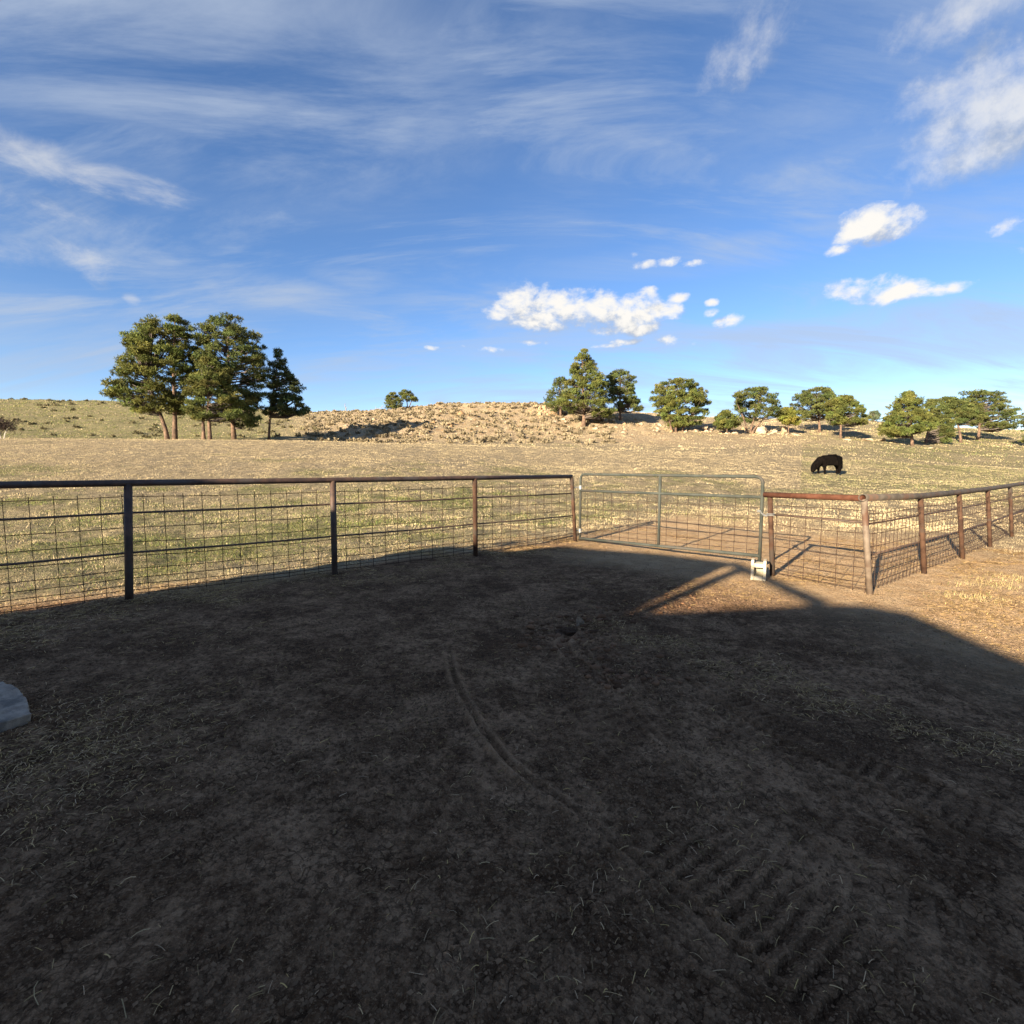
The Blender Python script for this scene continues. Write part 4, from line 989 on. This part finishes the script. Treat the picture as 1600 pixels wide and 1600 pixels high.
# broken stones all over the rocky hill
def stones():
    g = np.random.default_rng(9); x, y = sector(9000, 70, 118, -20, 14, g, .6); f_, gr_, rk_, dr_ = masks(x, y)
    k = (rk_ > g.uniform(.2, 1, len(x))) & (fbm(x * .3, y * .3, 3) > g.uniform(-.5, .5, len(x))); x, y = x[k][:700], y[k][:700]; z = H(x, y)
    oc = np.array([[1,0,0],[-1,0,0],[0,1,0],[0,-1,0],[0,0,1],[0,0,-.4]], float); of = np.array([[0,2,4],[2,1,4],[1,3,4],[3,0,4],[2,0,5],[1,2,5],[3,1,5],[0,3,5]])
    n = len(x); s_ = g.gamma(2.0, .07, n)[:, None, None] + .06
    v = oc[None] * s_ * g.uniform(.6, 1.3, (n, 6, 3)) * np.array([1, 1, .7]); a = g.uniform(0, 6.28, n); ca, sa = np.cos(a)[:, None], np.sin(a)[:, None]
    v = np.stack([v[..., 0] * ca - v[..., 1] * sa, v[..., 0] * sa + v[..., 1] * ca, v[..., 2]], -1) + np.stack([x, y, z], 1)[:, None]
    F = (of[None] + (np.arange(n) * 6)[:, None, None]).reshape(-1, 3)
    C = np.where(g.random((n, 1)) < .4, np.array([[.40, .25, .13]]), np.array([[.46, .37, .26]])) * g.uniform(.7, 1.1, (n, 1))
    o = big_mesh('hill_stones', v.reshape(-1, 3), F, M['scrub'], colors=np.repeat(C, 6, axis=0)); tag(o, 'broken tan stones strewn over the rocky hill', 'stones', kind='stuff')
stones()

# straw and hay bits on the yard
def straw_layer(name, label, x, y, ln, wd, colr, g, lift=.01, curl=.5):
    n = len(x); a = g.uniform(0, 2 * math.pi, n); dsc = 1 + np.clip(np.hypot(x, y) - 3, 0, 8) * .22; L = g.uniform(*ln, n) * dsc; bend = g.normal(0, curl, n); w_ = g.uniform(*wd, n) * dsc
    K_ = 4; pts = []; ax_, ay_ = x.copy(), y.copy(); h_ = a.copy(); z0 = H(x, y); tilt = np.abs(g.normal(0, lift, n))
    for k in range(K_):
        pts.append((ax_.copy(), ay_.copy(), z0 + .004 + tilt * math.sin(math.pi * k / (K_ - 1)) + tilt * .6 * k / (K_ - 1), h_.copy()))
        ax_ += np.cos(h_) * L / (K_ - 1); ay_ += np.sin(h_) * L / (K_ - 1); h_ += bend / (K_ - 1)
    V = np.zeros((n, K_, 2, 3))
    for k, (px_, py_, pz_, hh_) in enumerate(pts):
        nx, ny = -np.sin(hh_) * w_, np.cos(hh_) * w_
        V[:, k, 0] = np.stack([px_ - nx, py_ - ny, pz_], 1); V[:, k, 1] = np.stack([px_ + nx, py_ + ny, pz_ + w_ * .7], 1)
    idx = np.arange(n)[:, None] * (K_ * 2); fs = []
    for k in range(K_ - 1): fs.append(np.concatenate([idx + 2 * k, idx + 2 * k + 1, idx + 2 * k + 3, idx + 2 * k + 2], 1))
    F = np.concatenate(fs, 0); C = np.repeat(colr, K_ * 2, axis=0)
    o = big_mesh(name, V.reshape(-1, 3), F, M['straw'], colors=C); tag(o, label, 'straw', kind='stuff'); return o
g = np.random.default_rng(77)
def straw_density(x, y):
    al = (x + y) * RT2; ac = (x - y) * RT2; r = np.hypot(x, y)
    n = fbm(x * 1.1 + 2, y * 1.1 + 5, 4); n2 = fbm(x * 3.5, y * 3.5, 3)
    d = np.zeros_like(x)
    d = np.maximum(d, np.exp(-((ac + 6.9) / .95) ** 2) * 1.3 * sstep(9.6 - al, 0, 1.5) * sstep(n + .6 * n2, -.5, .5))
    lit = sstep(ac, -1.0, -.2) * sstep(al, 5.2, 6.8) * sstep(n + .5 * n2, -.45, .35); d = np.maximum(d, lit * 1.3)
    pl_ = np.array([gp(*q)[:2] for q in [(940,975),(1080,1020),(1200,1065),(1330,1105),(1450,1140),(1600,1175),(1750,1210)]])
    best = np.full(x.shape, 9.)
    for k in range(len(pl_) - 1):
        for t in np.linspace(0, 1, 8): best = np.minimum(best, np.hypot(x - (pl_[k] * (1 - t) + pl_[k + 1] * t)[0], y - (pl_[k] * (1 - t) + pl_[k + 1] * t)[1]))
    d = np.maximum(d, np.exp(-(best / .34) ** 2) * 1.2 * sstep(n2 + n * .5, -.6, .5))
    q = gp(70, 1190); d = np.maximum(d, np.exp(-(((x - q.x) / .75) ** 2 + ((y - q.y) / .75) ** 2)) * 1.0)
    q = gp(1270, 905); d = np.maximum(d, np.exp(-(((x - q.x) / .5) ** 2 + ((y - q.y) / .4) ** 2)) * .9)
    q = gp(1130, 925); d = np.maximum(d, np.exp(-(((x - q.x) / .8) ** 2 + ((y - q.y) / .6) ** 2)) * .5)
    d = np.maximum(d, .13 * sstep(n + .6 * n2, -.2, .6) + .03)
    d = np.maximum(d, .35 * sstep(al, 7.6, 9) * sstep(n + n2, -.2, .6))
    return d
x, y = sector(340000, 1.2, 13, -47, 47, g, .5); f_, _, _, _dr = masks(x, y)
k = straw_density(x, y) > g.random(len(x)) ** .75
k &= (f_ < .8) | (g.random(len(x)) < .35)
x, y, dr_ = x[k], y[k], _dr[k]; print('straw', len(x))
cc = np.array([[.54, .36, .165]]) * g.uniform(.30, 1.2, (len(x), 1)); cc[:, 2] *= g.uniform(.8, 1.3, len(x))
straw_layer('straw_litter', 'dry straw and hay bits trodden into the yard', x, y, (.010, .050), (.0007, .0015), cc, g, .005, .16)
x, y = sector(110, 1.3, 8, -46, 46, g, .4)
straw_layer('long_stalks', 'scattered single pale straw stalks on the dark dirt', x, y, (.04, .10), (.0008, .0014), np.array([[.52, .37, .19]]) * g.uniform(.4, 1.0, (len(x), 1)), g, .008, .35)
# grass tussocks on the right of the yard
def tuss(px, py, n, rad, label, h=(.03, .08)):
    q = gp(px, py); g2_ = np.random.default_rng(px); x = q.x + g2_.normal(0, rad * 1.5, n) + .25 * rad * np.sin(np.arange(n)); y = q.y + g2_.normal(0, rad * 1.2, n) 
    cc = np.where(g2_.random((n, 1)) < .15, np.array([[.17, .19, .05]]), np.array([[.52, .42, .20]])) * g2_.uniform(.6, 1.15, (n, 1))
    V, F, C = blades(x, y, g2_.uniform(*h, n), g2_.uniform(.002, .004, n), cc, 1.1, g2_); o = big_mesh('grass_tuft', V, F, M['grass'], colors=C); tag(o, label, 'grass tuft', 'grass tufts beside the right fence')
tuss(1520, 935, 260, .13, 'nearest small dry grass tuft right of the fence corner'); tuss(1555, 915, 320, .16, 'straw-coloured grass tuft beside the long right fence'); tuss(1585, 905, 260, .15, 'green-flecked grass tuft at the right edge by the fence')
# crumbs of earth
x, y = sector(150000, 1.2, 10, -47, 47, g, .75); f_, _, _, dr_ = masks(x, y); k = (f_ < .4) & (fbm(x * 1.6 + 9, y * 1.6, 3) + .5 * fbm(x * 7, y * 7, 2) > g.uniform(-.5, .6, len(x))); x, y, dr_ = x[k], y[k], dr_[k]
oc = np.array([[1,0,0],[-1,0,0],[0,1,0],[0,-1,0],[0,0,1]], float); of = np.array([[0,2,4],[2,1,4],[1,3,4],[3,0,4]]); n = len(x)
s_ = np.minimum(g.gamma(1.5, .0026, n), .0085)[:, None, None] + .0022; v = oc[None] * s_ * g.uniform(.6, 1.3, (n, 5, 3)) + np.stack([x, y, H(x, y) - .001], 1)[:, None]
cc = (np.array([[.20, .12, .066]]) * (1 - dr_[:, None]) + np.array([[.38, .26, .16]]) * dr_[:, None]) * g.uniform(.45, 1.35, (n, 1))
o = big_mesh('dirt_crumbs', v.reshape(-1, 3), (of[None] + (np.arange(n) * 5)[:, None, None]).reshape(-1, 3), M['scrub'], colors=np.repeat(cc, 5, axis=0)); tag(o, 'small crumbs of earth over the yard', 'dirt', kind='stuff')
